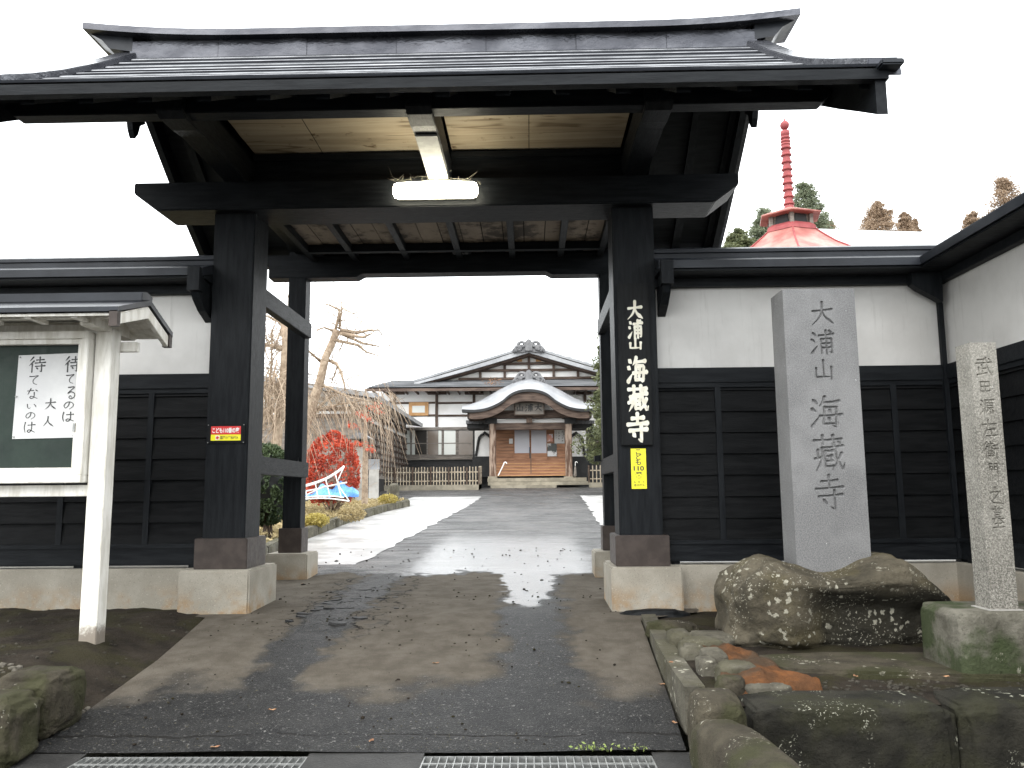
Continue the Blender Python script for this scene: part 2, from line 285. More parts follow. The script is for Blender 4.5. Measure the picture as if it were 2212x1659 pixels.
def leaf(name, c1, c2, tr=.25):
    k = N(name); a = k.noise(3, 4); b = k.noise(23, 3); k.out(k.mix(k.rng(k.math('ADD', k.math('MULTIPLY', a, .5), k.math('MULTIPLY', b, .5)), .38, .62), c1, c2), .55, None, .3)
    k.b.inputs['Transmission Weight'].default_value = 0
    td = k.n('BsdfTranslucent'); td.inputs[0].default_value = (*[x * 1.2 for x in c2], 1); ms = k.n('MixShader'); ms.inputs[0].default_value = tr
    k.L(k.b.outputs[0], ms.inputs[1]); k.L(td.outputs[0], ms.inputs[2]); k.L(ms.outputs[0], k.t.nodes['Material Output'].inputs[0])
leaf('maple_leaf', (.24, .030, .020), (.66, .12, .060), .2); leaf('bush_leaf', (.022, .040, .020), (.075, .105, .045), .15)
leaf('conifer_leaf', (.045, .062, .030), (.15, .16, .075)); leaf('cedar_brown', (.20, .135, .09), (.36, .27, .19)); leaf('cedar_green', (.085, .11, .07), (.22, .24, .155))
leaf('yellow_leaf', (.30, .24, .06), (.48, .40, .13)); leaf('dry_grass', (.20, .155, .075), (.46, .37, .20)); leaf('weed_leaf', (.16, .22, .06), (.30, .36, .12))
k = N('lamp_glow'); k.b.inputs['Emission Color'].default_value = (1, .93, .72, 1); k.b.inputs['Emission Strength'].default_value = 9; k.out((.8, .8, .78), .4)
k = N('calligraphy_photo'); a = k.noise(2.6, 5); k.out(k.mix(k.rng(a, .44, .56), (.03, .035, .03), (.55, .55, .55)), .4)
k = N('poster_picture'); a = k.noise(5, 3); k.out(k.mix(k.rng(a, .45, .55), (.70, .74, .78), (.55, .25, .18)), .4)
k = N('cobweb'); k.out((.5, .47, .38), .7)

# ---------------------------------------------------------------- brush lettering: strokes on a 100 x 100 square, y down
WAT = [('d', 10, 12, 24, 24), ('d', 4, 38, 18, 47), ('u', 6, 92, 28, 62)]
GL = {
 '大': [('h', 12, 40, 88, 33), ('p', 50, 4, 48, 40, 35, 68, 8, 94), ('n', 50, 40, 63, 66, 94, 90)],
 '浦': WAT + [('h', 36, 24, 95, 18), ('v', 45, 38, 44, 92), ('k', 45, 38, 86, 35, 86, 92, 77, 86), ('h', 46, 55, 84, 54), ('h', 46, 71, 84, 70), ('v', 65, 5, 65, 95), ('d', 76, 4, 87, 13)],
 '山': [('v', 50, 10, 50, 80), ('k', 18, 45, 18, 84, 80, 82), ('v', 84, 40, 82, 92)],
 '海': WAT + [('p', 48, 4, 42, 18, 30, 32), ('h', 44, 21, 92, 17), ('k', 47, 35, 41, 85, 86, 82), ('k', 46, 36, 84, 34, 79, 94, 68, 88), ('h', 31, 61, 98, 57), ('d', 60, 40, 66, 52), ('d', 57, 65, 62, 76)],
 '藏': [('h', 8, 16, 92, 13), ('v', 34, 4, 34, 26), ('v', 66, 3, 65, 26), ('h', 30, 36, 94, 31), ('p', 32, 36, 29, 66, 10, 95), ('v', 18, 42, 18, 62), ('h', 8, 64, 28, 62), ('v', 40, 44, 40, 85), ('h', 40, 44, 63, 43), ('h', 40, 58, 60, 57), ('h', 40, 71, 60, 70), ('h', 40, 85, 64, 84), ('v', 58, 57, 58, 71), ('k', 68, 23, 75, 62, 92, 93, 98, 76), ('p', 90, 50, 77, 73, 60, 93), ('d', 80, 18, 89, 26)],
 '寺': [('h', 25, 19, 78, 16), ('v', 50, 3, 50, 36), ('h', 6, 39, 95, 34), ('h', 14, 59, 92, 54), ('k', 66, 44, 66, 94, 53, 87), ('d', 28, 66, 40, 79)],
 '待': [('p', 28, 5, 8, 30), ('p', 32, 28, 5, 57), ('v', 22, 46, 22, 96), ('h', 45, 23, 88, 20), ('v', 65, 5, 65, 38), ('h', 38, 41, 97, 37), ('h', 40, 61, 95, 57), ('k', 76, 48, 76, 94, 66, 88), ('d', 47, 68, 56, 78)],
 'て': [('s', 12, 22, 50, 20, 86, 15, 58, 36, 43, 58, 50, 80, 78, 90)],
 'る': [('s', 25, 13, 76, 10, 50, 32, 24, 56, 52, 45, 80, 58, 78, 82, 52, 95, 34, 84, 46, 73, 60, 86)],
 'の': [('s', 56, 20, 48, 55, 27, 80, 12, 60, 25, 31, 56, 17, 86, 35, 86, 65, 58, 92)],
 'は': [('s', 20, 10, 14, 50, 22, 92), ('h', 40, 33, 94, 29), ('s', 68, 8, 69, 45, 66, 74, 50, 90, 38, 80, 54, 70, 94, 90)],
 'な': [('h', 14, 26, 58, 21), ('p', 38, 5, 15, 60), ('d', 72, 15, 90, 28), ('s', 64, 38, 65, 60, 62, 80, 46, 92, 33, 82, 46, 72, 90, 92)],
 'い': [('s', 18, 22, 21, 62, 33, 82, 43, 68), ('s', 72, 25, 82, 42, 88, 62)],
 '人': [('p', 48, 8, 42, 50, 8, 94), ('n', 46, 38, 60, 66, 95, 93)],
 '武': [('h', 15, 15, 55, 13), ('h', 6, 33, 93, 28), ('v', 38, 40, 38, 86), ('h', 38, 61, 60, 58), ('v', 18, 55, 18, 88), ('h', 8, 92, 62, 83), ('k', 64, 6, 70, 55, 90, 93, 95, 76), ('d', 78, 8, 88, 17)],
 '田': [('v', 18, 18, 18, 86), ('k', 18, 18, 82, 17, 82, 87), ('h', 18, 50, 82, 50), ('v', 50, 18, 50, 84), ('h', 18, 84, 82, 83)],
 '源': WAT + [('h', 36, 14, 95, 12), ('p', 40, 14, 36, 60, 26, 95), ('p', 66, 17, 59, 29), ('v', 48, 31, 48, 60), ('k', 48, 31, 86, 30, 86, 60), ('h', 48, 45, 86, 45), ('h', 48, 60, 86, 59), ('k', 66, 62, 66, 95, 57, 90), ('p', 52, 70, 41, 88), ('n', 79, 70, 92, 87)],
 '左': [('h', 8, 29, 93, 25), ('p', 46, 4, 38, 45, 8, 92), ('h', 40, 57, 84, 54), ('v', 62, 56, 62, 88), ('h', 30, 90, 95, 87)],
 '衛': [('p', 22, 5, 6, 26), ('p', 24, 28, 4, 52), ('v', 16, 44, 16, 95), ('h', 32, 15, 62, 13), ('v', 47, 5, 47, 95), ('h', 30, 29, 66, 27), ('v', 36, 38, 36, 57), ('k', 36, 38, 60, 38, 60, 57), ('h', 36, 57, 60, 56), ('h', 30, 69, 66, 67), ('h', 30, 81, 66, 80), ('h', 72, 23, 92, 21), ('h', 70, 44, 97, 42), ('k', 84, 42, 84, 94, 75, 88)],
 '門': [('v', 14, 8, 14, 95), ('k', 14, 8, 42, 8, 42, 40), ('h', 14, 23, 42, 23), ('h', 14, 39, 42, 38), ('v', 58, 8, 58, 40), ('k', 58, 8, 88, 8, 88, 95, 78, 90), ('h', 58, 23, 88, 23), ('h', 58, 39, 88, 38)],
 '之': [('d', 46, 5, 55, 18), ('k', 20, 35, 80, 30, 22, 80), ('n', 18, 74, 32, 88, 95, 93)],
 '墓': [('h', 14, 13, 86, 11), ('v', 36, 4, 36, 20), ('v', 64, 4, 64, 20), ('v', 32, 27, 32, 49), ('k', 32, 27, 68, 27, 68, 49), ('h', 32, 38, 68, 37), ('h', 32, 49, 68, 48), ('h', 10, 57, 90, 55), ('p', 43, 49, 10, 77), ('n', 58, 54, 93, 77), ('v', 50, 62, 50, 92), ('h', 30, 77, 70, 76), ('h', 14, 94, 88, 92)]}
WP = {'h': (1.0, .72, .75, 1.2), 'v': (1.2, .85, .85, .95), 'p': (1.15, 1, .75, .2), 'n': (.5, .85, 1.4, .3), 'd': (.45, 1.25, 1.1, .5), 'k': (1.15, .85, .95, .9, .35), 's': (1.05, .8, .85, .8, .55), 'u': (1.3, 1.0, .6, .15)}
def stroke_pts(st, n=14):
    P = np.array(st[1:], float).reshape(-1, 2)
    if st[0] in 'spn' and len(P) > 2:
        Q = np.vstack([2 * P[0] - P[1], P, 2 * P[-1] - P[-2]]); out = []
        for i in range(len(P) - 1):
            a, b, c, d = Q[i:i + 4]
            for t in np.linspace(0, 1, 8, endpoint=False): out.append(.5 * (2 * b + (c - a) * t + (2 * a - 5 * b + 4 * c - d) * t * t + (3 * b - a - 3 * c + d) * t ** 3))
        P = np.array(out + [P[-1]])
    L = np.r_[0, np.cumsum(np.linalg.norm(np.diff(P, axis=0), axis=1))]; n = max(n, len(P) * 2); t = np.linspace(0, L[-1], n)
    pts = np.c_[np.interp(t, L, P[:, 0]), np.interp(t, L, P[:, 1])]; w = WP[st[0]]
    return pts, np.interp(t / L[-1], np.linspace(0, 1, len(w)), w)
def brush(items, wid, plane):
    """items: (char, x0, z_top, w, h); plane(x, z, lift) -> world point; one ribbon per stroke, each a hair above the last"""
    out = []; k = 0
    for ch, x0, zt, w, h in items:
        mb = MB(); out.append(mb)
        for st in GL[ch]:
            p, ww = stroke_pts(st); d = np.gradient(p, axis=0); d /= np.linalg.norm(d, axis=1)[:, None] + 1e-9; nrm = np.c_[-d[:, 1], d[:, 0]]
            ww = ww * wid; p = np.vstack([p[:1] - d[:1] * ww[0] * .35, p, p[-1:] + d[-1:] * ww[-1] * .35]); nrm = np.vstack([nrm[:1], nrm, nrm[-1:]]); ww = np.r_[ww[0] * .55, ww, ww[-1] * .4]
            A, Bq = p + nrm * ww[:, None] * .5, p - nrm * ww[:, None] * .5; k += 1; vs = []
            for a, b in zip(A, Bq):
                for q in (a, b): vs.append(plane(x0 + q[0] / 100 * w, zt - q[1] / 100 * h, .0006 + .00006 * k))
            mb.add(vs, [(2 * i, 2 * i + 1, 2 * i + 3, 2 * i + 2) for i in range(len(A) - 1)])
    class G:
        def build(s, name, mat, parent): return [m_.build(name, mat, parent) for m_ in out]
    return G()
def carve(W_, H_, items, wid, depth, step):
    """height grid (<= 0) of a face W_ x H_ with V-cut strokes; items in metres from the face's top left"""
    nx, nz = int(W_ / step) + 1, int(H_ / step) + 1; xs = np.linspace(0, W_, nx); zs = np.linspace(0, H_, nz); D = np.zeros((nz, nx))
    for ch, x0, z0, w, h in items:
        for st in GL[ch]:
            p, ww = stroke_pts(st, 24); p = p / 100 * (w, h) + (x0, z0); r = ww * wid * .5 * w / 100
            i0, i1 = np.searchsorted(xs, (p[:, 0].min() - .02, p[:, 0].max() + .02)); j0, j1 = np.searchsorted(zs, (p[:, 1].min() - .02, p[:, 1].max() + .02))
            gx, gz = np.meshgrid(xs[i0:i1], zs[j0:j1]); d = np.sqrt((gx[..., None] - p[:, 0]) ** 2 + (gz[..., None] - p[:, 1]) ** 2)
            D[j0:j1, i0:i1] = np.minimum(D[j0:j1, i0:i1], -np.clip((1 - d / r) * 1.6, 0, 1).max(-1) * depth)
    return xs, zs, D
def text(body, mat, parent, cx, cy_, cz, size, width=None, vertical=False, bold=0, name='lettering'):
    """sans lettering, upright, facing -Y, centred on (cx, cz), laid on the plane y = cy_"""
    cu = bpy.data.curves.new('t', 'FONT'); cu.body = body; cu.size = 1; cu.align_x = 'CENTER'; cu.offset = bold
    if vertical: cu.space_line = .82
    o = bpy.data.objects.new('t', cu); COL.objects.link(o); me = bpy.data.meshes.new_from_object(o.evaluated_get(bpy.context.evaluated_depsgraph_get())); bpy.data.objects.remove(o)
    co = np.array([v.co[:] for v in me.vertices]); lo, hi = co.min(0), co.max(0); s = size / (hi[1] - lo[1]); sx_ = (width / (hi[0] - lo[0])) if width else s
    me.from_pydata if False else None
    for v in me.vertices: v.co = ((v.co.x - (lo[0] + hi[0]) / 2) * sx_, 0, (v.co.y - (lo[1] + hi[1]) / 2) * s)
    me.name = name; me.materials.clear(); return link(name, me, mat, parent, (cx, cy_, cz))

# ---------------------------------------------------------------- ground
GP = [(-60, -.6), (0, -.33), (3.2, -.26), (3.76, -.215), (5.0, -.06), (6.0, .05), (8, .11), (20, .62), (29.5, 1.08), (34, 1.16), (900, 1.16)]
def gh(y): return float(np.interp(y, [p[0] for p in GP], [p[1] for p in GP]))
def sheet(name, mat, xl, xr, ys, nx, dz, kind='structure', wob=0, edge=0):
    """ground sheet between the edges xl(y) and xr(y), following the slope, dz above it"""
    vs = []; fs = []
    for y in ys:
        a, b = xl(y), xr(y)
        if edge: a += edge * noise.noise((y * 1.7, 3, 1)) + edge * .2 * noise.noise((y * 4, 5, 1)); b += edge * noise.noise((y * 1.9, 8, 1)) + edge * .2 * noise.noise((y * 4, 9, 1))
        for i in range(nx + 1):
            x = a + (b - a) * i / nx; vs.append((x, y, gh(y) + dz + wob * noise.noise((x * 1.3, y * 1.3, 0))))
    n = nx + 1
    for j in range(len(ys) - 1): fs += [(j * n + i, j * n + i + 1, (j + 1) * n + i + 1, (j + 1) * n + i) for i in range(nx)]
    o = MB().add(vs, fs).build(name, mat); o['kind'] = kind; return o
def lin(a, b, n): return [a + (b - a) * i / n for i in range(n + 1)]
# the terrain, one sheet out to the horizon
gy = [-300, -60, -10, 0, 3.2]; 
def terrain():
    ys = [-400, -60, -10, 0, 3.0, 4.2, 5, 6, 8, 14, 20, 26, 29.5, 34, 60, 200, 900]; xs = [-900, -200, -60, -20, -8, -4, 0, 4, 8, 20, 60, 200, 900]
    vs = [(x, y, gh(y) - (.42 if y < 5.5 else .05)) for y in ys for x in xs]; n = len(xs)
    return MB().add(vs, [(j * n + i, j * n + i + 1, (j + 1) * n + i + 1, (j + 1) * n + i) for j in range(len(ys) - 1) for i in range(n - 1)]).build('ground', 'terrain')
struct(terrain())
DL = lambda y: float(np.interp(y, (3.3, 4.0, 5.0, 6.0, 6.06, 8.6), (-2.25, -2.22, -2.2, -2.3, -2.6, -2.6)))
DR = lambda y: float(np.interp(y, (3.3, 3.76, 4.4, 5.8, 6.06, 8.6), (.62, .66, .69, .74, 1.2, 1.2)))
sheet('driveway', 'asphalt_drive', DL, DR, lin(3.765, 9.0, 60), 40, .006, wob=.012)
sheet('street', 'asphalt_street', lambda y: -40, lambda y: 40, [-30, -10, 0, 1, 2, 3, 3.35], 8, 0)
G1, G2 = (-1.95, -.97), (-.47, .51)
for a, b in ((-6, G1[0]), (G1[1], G2[0]), (G2[1], 6)): sheet('gutter_strip', 'asphalt_street', lambda y: a, lambda y: b, [3.35, 3.765], 4, .001)
sheet('courtyard', 'asphalt_drive', lambda y: -30, lambda y: 30, [8.9, 12, 16, 20, 25, 29.5, 34, 45], 6, -.004, wob=.0)
PL = lambda y: float(np.interp(y, (9.2, 18, 28), (-9, -9, -9))); 
sheet('paving', 'pale_paving', lambda y: float(np.interp(y, (7.9, 12, 20, 26), (-3.2, -3.9, -3.6, -3.2))), lambda y: float(np.interp(y, (7.9, 12, 20, 26), (-1.9, -1.75, -1.45, -1.35))), lin(8.96, 24, 150), 6, .003, edge=.08)
sheet('paving', 'pale_paving', lambda y: float(np.interp(y, (9.3, 20, 27), (1.0, 1.35, 1.5))), lambda y: 8, lin(9.6, 24, 100), 6, .003, edge=.08)
def bed(name, xs, ys, zf, mat='soil'):
    vs = [(x, y, zf(x, y)) for y in ys for x in xs]; n = len(xs)
    return struct(MB().add(vs, [(j * n + i, j * n + i + 1, (j + 1) * n + i + 1, (j + 1) * n + i) for j in range(len(ys) - 1) for i in range(n - 1)]).build(name, mat, smooth=True))
def z_left(x, y):
    t = min(max((-2.16 - x) / .5, 0), 1); t = t * t * (3 - 2 * t); e = gh(y) - .015
    flat = .055 + .03 * (y - 5) / 1.2 - max(0, 4.2 - y) * .3
    return e * (1 - t) + flat * t + .022 * noise.noise((x * 4, y * 4, 1)) * t + .012 * noise.noise((x * 13, y * 13, 2))
bed('earth_bed', lin(-6.5, -2.1, 70), lin(3.75, 6.35, 44), z_left)
def z_right(x, y):
    flat = .0 + .04 * (y - 4.2) / 2
    return flat + .02 * noise.noise((x * 4, y * 4, 3)) + .010 * noise.noise((x * 14, y * 14, 4))
bed('earth_bed', lin(.79, 6.5, 70), lin(3.72, 6.4, 44), z_right)

# ---------------------------------------------------------------- the gate
GC = -.72
gate = thing('temple_gate', (GC, 7.2, .05), 'large black timber gate with a gabled dark metal roof standing across the driveway', 'gate')
XL, XR = -2.28, .815
def chamfer(x0, x1, z0, z1, c): return [(x0, z1), (x0, z0 + c), (x0 + c * 1.35, z0), (x1 - c * 1.35, z0), (x1, z0 + c), (x1, z1)]
for xc, b0, b1 in ((XL, -2.55, -2.03), (XR, .575, 1.085)):
    box('base_stone', 'foundation', gate, b0, b1, 6.06, 6.72, -.12, .366, .012)
    po = box('post', 'black_wood', gate, xc - .16, xc + .16, 6.2, 6.54, .57, 3.1, .008)
    box('post_shoe', 'brown_metal', po, xc - .197, xc + .197, 6.15, 6.59, .364, .588, .006)
RXL, RXR = -2.31, .80
for xc in (RXL, RXR):
    box('base_stone', 'foundation', gate, xc - .2, xc + .2, 7.92, 8.34, -.02, .352, .012)
    po = box('rear_post', 'black_wood', gate, xc - .0875, xc + .0875, 8.06, 8.24, .56, 3.33, .006)
    box('post_shoe', 'brown_metal', po, xc - .112, xc + .112, 8.03, 8.27, .35, .585, .005)
for xc in (-2.2, .735):
    box('side_rail', 'black_wood_y', gate, xc - .045, xc + .03, 6.5, 8.12, 2.45, 2.6, .004)
    box('side_rail', 'black_wood_y', gate, xc - .045, xc + .03, 6.5, 8.12, 1.07, 1.215, .004)
    MB().prism([(xc - .11, 1.2), (xc - .05, 1.2), (xc - .05, 1.26), (xc - .11, 1.25)], 'y', 8.02, 8.1).build('wedge', 'black_wood', gate)
MB().prism(chamfer(-3.04, 1.62, 3.085, 3.31, .14), 'y', 6.1, 6.47).build('lintel_beam', 'black_wood_h', gate, .008)
MB().prism([(-2.6, 3.28), (-2.6, 3.06), (-1.72, 3.06), (-1.66, 3.095), (.18, 3.095), (.24, 3.06), (1.1, 3.06), (1.1, 3.28)], 'y', 8.05, 8.23).build('rear_beam', 'black_wood_h', gate, .005)
# arms carrying the eaves front and rear
for xc, w, mt in ((-2.25, .175, 'black_wood_y'), (-.675, .165, 'black_wood_y'), (.835, .175, 'black_wood_y')):
    pr = [(4.9, 3.46), (4.9, 3.315), (4.97, 3.285), (5.15, 3.29), (5.3, 3.312), (8.3, 3.312), (8.62, 3.29), (8.7, 3.315), (8.7, 3.46), (8.2, 3.52), (5.4, 3.52)]
    MB().prism(pr, 'x', xc - w / 2, xc + w / 2).build('arm', mt, gate, .006)
box('arm_cover', 'lamp_arm', gate, -.675 - .075, -.675 + .075, 5.32, 6.095, 3.297, 3.309)
box('upper_board', 'black_wood_h', gate, -2.16, .747, 6.27, 6.30, 3.312, 3.62)
box('batten', 'black_wood_h', gate, -2.16, -.76, 6.225, 6.268, 3.53, 3.575); box('batten', 'black_wood_h', gate, -.59, .747, 6.225, 6.268, 3.53, 3.575)
def warped(x0, x1, y0, y1, z):
    nx, ny = 40, 10; vs = []; fs = []
    for j in range(ny + 1):
        for i in range(nx + 1):
            x = x0 + (x1 - x0) * i / nx; y = y0 + (y1 - y0) * j / ny; vs.append((x, y, z - .012 * abs(noise.noise((x * .9, y * 5, 2)))))
    return MB().add(vs, [(j * (nx + 1) + i, j * (nx + 1) + i + 1, (j + 1) * (nx + 1) + i + 1, (j + 1) * (nx + 1) + i) for j in range(ny) for i in range(nx)])
for x0, x1 in ((-2.16, -1.62), (-1.615, -.762), (-.588, .02), (.025, .745)):
    warped(x0, x1, 5.1, 6.268, 3.60).build('ceiling_panel', 'plywood', gate, smooth=True)
# ceiling of the rear bay
for i in range(15):
    x0 = -2.16 + i * .194; box('ceiling_plank', 'ceiling_board', gate, x0, x0 + .186, 6.5, 8.05, 3.30 + .004 * (i % 2), 3.315 + .004 * (i % 2))
for xc in (-2.14, -1.72, -1.2, -.675, -.15, .33, .72): box('ceiling_batten', 'black_wood_y', gate, xc - .03, xc + .03, 6.48, 8.05, 3.225, 3.296, .003)
box('ceiling_rail', 'black_wood_h', gate, -2.16, .745, 7.72, 7.78, 3.222, 3.294); box('ceiling_rail', 'black_wood_h', gate, -2.16, .745, 6.475, 6.53, 3.1, 3.294)
# roof: profile (y, z) of the top surface from front eave to ridge, mirrored behind
RY = 6.8; FR = [(4.35, 3.21), (4.6, 3.347), (4.87, 3.492), (5.25, 3.705), (5.62, 3.93), (6.08, 4.235), (6.45, 4.495), (6.8, 4.745)]
fy = [p[0] for p in FR]; fz = [p[1] for p in FR]
def rz(y): return float(np.interp(y if y <= RY else 2 * RY - y, fy, fz))
RX0, RX1 = -3.44, 2.0
def slope(front):
    n = 17; vs = []; fs = []; ys = lin(4.33 if front else 4.83, 6.72, n)
    for i in range(n):
        a, b = ys[i], ys[i + 1] + .015
        for y, dz in ((a, .016), (b, .004)):
            yy = y if front else 2 * RY - y
            for x in (RX0, RX1): vs.append((x, yy, rz(yy) + dz))
        for x in (RX0, RX1): yy = a if front else 2 * RY - a; vs.append((x, yy, rz(yy) - .0))
        k = i * 6; fs += [(k, k + 1, k + 3, k + 2), (k, k + 4, k + 5, k + 1)]
    return MB().add(vs, fs)
for fr in (True, False):
    slope(fr).build('roof_sheet', 'roof_sheet', gate)
    sm_ = MB()
    for y in lin(4.335 if fr else 4.835, 6.56, 11):
        yv = (lambda q: q if fr else 2 * RY - q); P_ = [(yv(y - .004), rz(y) + .006), (yv(y + .004), rz(y) + .019), (yv(y + .008), rz(y + .008) + .018), (yv(y + .012), rz(y + .012) + .004)]
        n_s = 12; xs_ = lin(RX0 + .09, RX1 - .09, n_s); vs_ = [(x, a, b + .002 * noise.noise((x * 2, y * 9, 0))) for x in xs_ for a, b in P_]
        sm_.add(vs_, [(i * 4 + q, i * 4 + q + 1, i * 4 + 5 + q, i * 4 + 4 + q) for i in range(n_s) for q in range(3)])
    sm_.build('roof_seams', 'seam_glint', gate)['kind'] = 'stuff'
    sg = 1 if fr else -1; Yf = lambda y: y if fr else 2 * RY - y
    cut = 4.33 if fr else 4.84; ff = fy if fr else [4.84] + [y for y in fy if y > 4.85]
    path = [(Yf(y), rz(y)) for y in ff]
    MB().sweep(path, [(RX0 + .01, -.004), (RX1 - .01, -.004), (RX1 - .01, -.045), (RX0 + .01, -.045)]).build('roof_decking', 'black_wood_h', gate)
    y0, y1 = sorted((Yf(cut), Yf(cut + .06))); zz = rz(cut + .02); box('eave_board', 'black_wood_h', gate, RX0 + .005, RX1 - .005, y0, y1, zz - .072, zz - .012)
    rp = [(Yf(y), rz(y)) for y in [cut + .1] + [y for y in fy if y > cut + .12]]
    r0 = MB().sweep(rp, [(-.04, -.046), (.04, -.046), (.04, -.125), (-.04, -.125)]).build('rafter', 'black_wood_y', gate)
    base = r0.location.copy(); bp = _pos[gate.name]
    r0.location = (-3.19 - bp.x, base.y, base.z); _pos[r0.name] = Vector(r0.location) + bp
    for i in range(1, 16): place(r0, gate, (-3.19 + i * .34, base.y + bp.y, base.z + bp.z))
    y0, y1 = sorted((Yf(4.95), Yf(5.07)))
    MB().prism([(-3.33, 3.44), (-3.33, 3.37), (-3.27, 3.315), (1.86, 3.315), (1.92, 3.37), (1.92, 3.44)], 'y', y0, y1).build('eave_purlin', 'black_wood_h', gate, .005)
    hp = [(Yf(y), rz(y)) for y in ff]
    for xv in (-3.425, 1.955):
        MB().sweep(hp, [(xv - .03, -.046), (xv + .03, -.046), (xv + .03, -.27), (xv - .03, -.27)]).build('bargeboard', 'black_wood_y', gate)
        xk = xv + (.025 if xv > 0 else -.025); kp = [(Yf(y), rz(y)) for y in ff[:-1] + [6.7]]
        MB().sweep(kp, [(xk - .10, -.044), (xk - .085, .062), (xk + .085, .062), (xk + .10, -.044)]).build('verge_ridge', 'ridge_metal', gate, .006); vr_ = COL.objects[-1]
        a, b = sorted((Yf(cut + .03), Yf(cut - .07))); ze = rz(cut); MB().box(xk - .05, xk + .075, a, b, ze - .022, ze + .012).build('verge_end', 'gate_metal', vr_, .008)
    # carved pendants below the gable
for xv in (-3.425, 1.955):
    gp = [(6.8, 4.42), (6.98, 4.40), (7.02, 4.33), (6.95, 4.27), (6.97, 4.2), (6.88, 4.14), (6.85, 4.05), (6.8, 3.99), (6.75, 4.05), (6.72, 4.14), (6.63, 4.2), (6.65, 4.27), (6.58, 4.33), (6.62, 4.40)]
    MB().prism(gp, 'x', xv - .025, xv + .025).build('gable_pendant', 'black_wood', gate)
for xc in (-2.25, .835):
    MB().prism([(5.2, 3.52), (8.4, 3.52), (8.4, 3.56), (6.8, 4.6), (5.2, 3.56)], 'x', xc - .012, xc + .012).build('gable_wall', 'black_wood', gate)
# box ridge: panels, cap and its upturned ends
rx = lin(-3.42, 1.98, 7)
box('ridge_core', 'gate_metal', gate, rx[0] + .02, rx[-1] - .02, 6.69, 6.91, 4.56, 4.80)
for yy, s_ in ((6.66, 1), (6.94, -1)):
    for i in range(7):
        vs = []; fs = []; nx = 14
        for j in range(5):
            for q in range(nx + 1):
                x = rx[i] + .002 + (rx[i + 1] - rx[i] - .004) * q / nx; z = 4.585 + .225 * j / 4
                vs.append((x, yy - s_ * (.012 * noise.noise((x * 2.3, z * 7, yy)) + .003 * (i % 2)), z))
        fs = [(j * (nx + 1) + q, j * (nx + 1) + q + 1, (j + 1) * (nx + 1) + q + 1, (j + 1) * (nx + 1) + q) for j in range(4) for q in range(nx)]
        MB().add(vs, fs).build('ridge_panel', 'ridge_metal', gate, smooth=True)
    a, b = sorted((yy, yy - s_ * .035)); box('ridge_flashing', 'gate_metal', gate, rx[0], rx[-1], a, b, 4.55, 4.592)
def capz(x): d = max(0, abs(x - GC) - 1.7); return .045 * d * d
cx_ = lin(-3.80, 2.33, 26); vs = []; fs = []
for x in cx_:
    z = 4.805 + capz(x); vs += [(x, 6.575, z), (x, 7.025, z), (x, 7.02, z + .06), (x, 6.8, z + .095), (x, 6.58, z + .06)]
for i in range(len(cx_) - 1): fs += [(i * 5 + q, i * 5 + (q + 1) % 5, i * 5 + 5 + (q + 1) % 5, i * 5 + 5 + q) for q in range(5)]
fs += [(4, 3, 2, 1, 0), tuple(range(len(vs) - 5, len(vs)))]; MB().add(vs, fs).build('ridge_cap', 'ridge_metal', gate)
for xa, xb, sg in ((-3.80, -3.40, 1), (2.33, 1.96, -1)):
    za = 4.805 + capz(xa); zb = 4.805 + capz(xb)
    MB().prism([(xa + sg * .02, za), (xb, zb), (xb, zb - .13), (xa + sg * .2, za - .14), (xa + sg * .13, za - .06)], 'y', 6.66, 6.94).build('ridge_end', 'gate_metal', gate)

# lamp on the lintel
lamp = thing('wall_lamp', (-.69, 6.05, 3.14), 'lit white fluorescent lamp fixed to the black lintel of the gate', 'lamp')
MB().box(-.99, -.39, 6.045, 6.1, 3.13, 3.235).build('housing', 'white_paint', lamp, .008)
MB().prism([(-1.01, 3.14), (-.99, 3.12), (-.39, 3.12), (-.37, 3.14), (-.37, 3.215), (-.39, 3.236), (-.69, 3.248), (-.99, 3.236), (-1.01, 3.215)], 'y', 5.985, 6.045).build('diffuser', 'lamp_glow', lamp, .012); df_ = COL.objects[-1]
for x in (-.985, -.395): MB().tube([(x, 5.99, 3.212), (x, 5.978, 3.212)], .006, 8).build('screw', 'cable', df_)
mb = MB()
for i in range(45):
    a = Vector((-.69 + rng.normal() * .16, 6.0 + rng.random() * .08, 3.26 + rng.random() * .04)); 
    b = a + Vector((rng.normal() * .12, rng.random() * .1, rng.normal() * .05 + .02)); m_ = (a + b) / 2 + Vector((rng.normal() * .02, 0, -.03)); mb.tube([a, m_, b], .0004, 3)
w_ = mb.build('cobweb', 'cobweb'); w_['kind'] = 'stuff'; tag(w_, 'dusty cobweb threads above the lit lamp', 'cobweb')

# signs on the gate posts
YP = 6.2
sb = thing('temple_signboard', (.80, 6.18, 1.24), 'tall black signboard with six white brush characters on gate post', 'signboard')
box('board', 'sign_black', sb, .68, .915, 6.162, 6.198, 1.245, 2.475, .004)
def px_items(lst, Y): 
    out = []
    for ch, x0, y0, x1, y1 in lst:
        a, b = at(x0, y0, Y), at(x1, y1, Y); out.append((ch, a.x, a.z, b.x - a.x, a.z - b.z))
    return out
sgn = px_items([('大', 1352, 649, 1391, 692), ('浦', 1356, 690, 1390, 732), ('山', 1355, 728, 1390, 756), ('海', 1353, 770, 1399, 829), ('藏', 1353, 832, 1402, 891), ('寺', 1352, 892, 1403, 957)], 6.16)
brush(sgn, 15, lambda x, z, l: (x, 6.162 - l, z)).build('character', 'white_lettering', sb)
ys_ = thing('yellow_sign', (.80, 6.19, .92), 'yellow vertical sign with black lettering below the signboard', 'sign')
box('panel', 'yellow_sign', ys_, .752, .864, 6.192, 6.198, .925, 1.222)
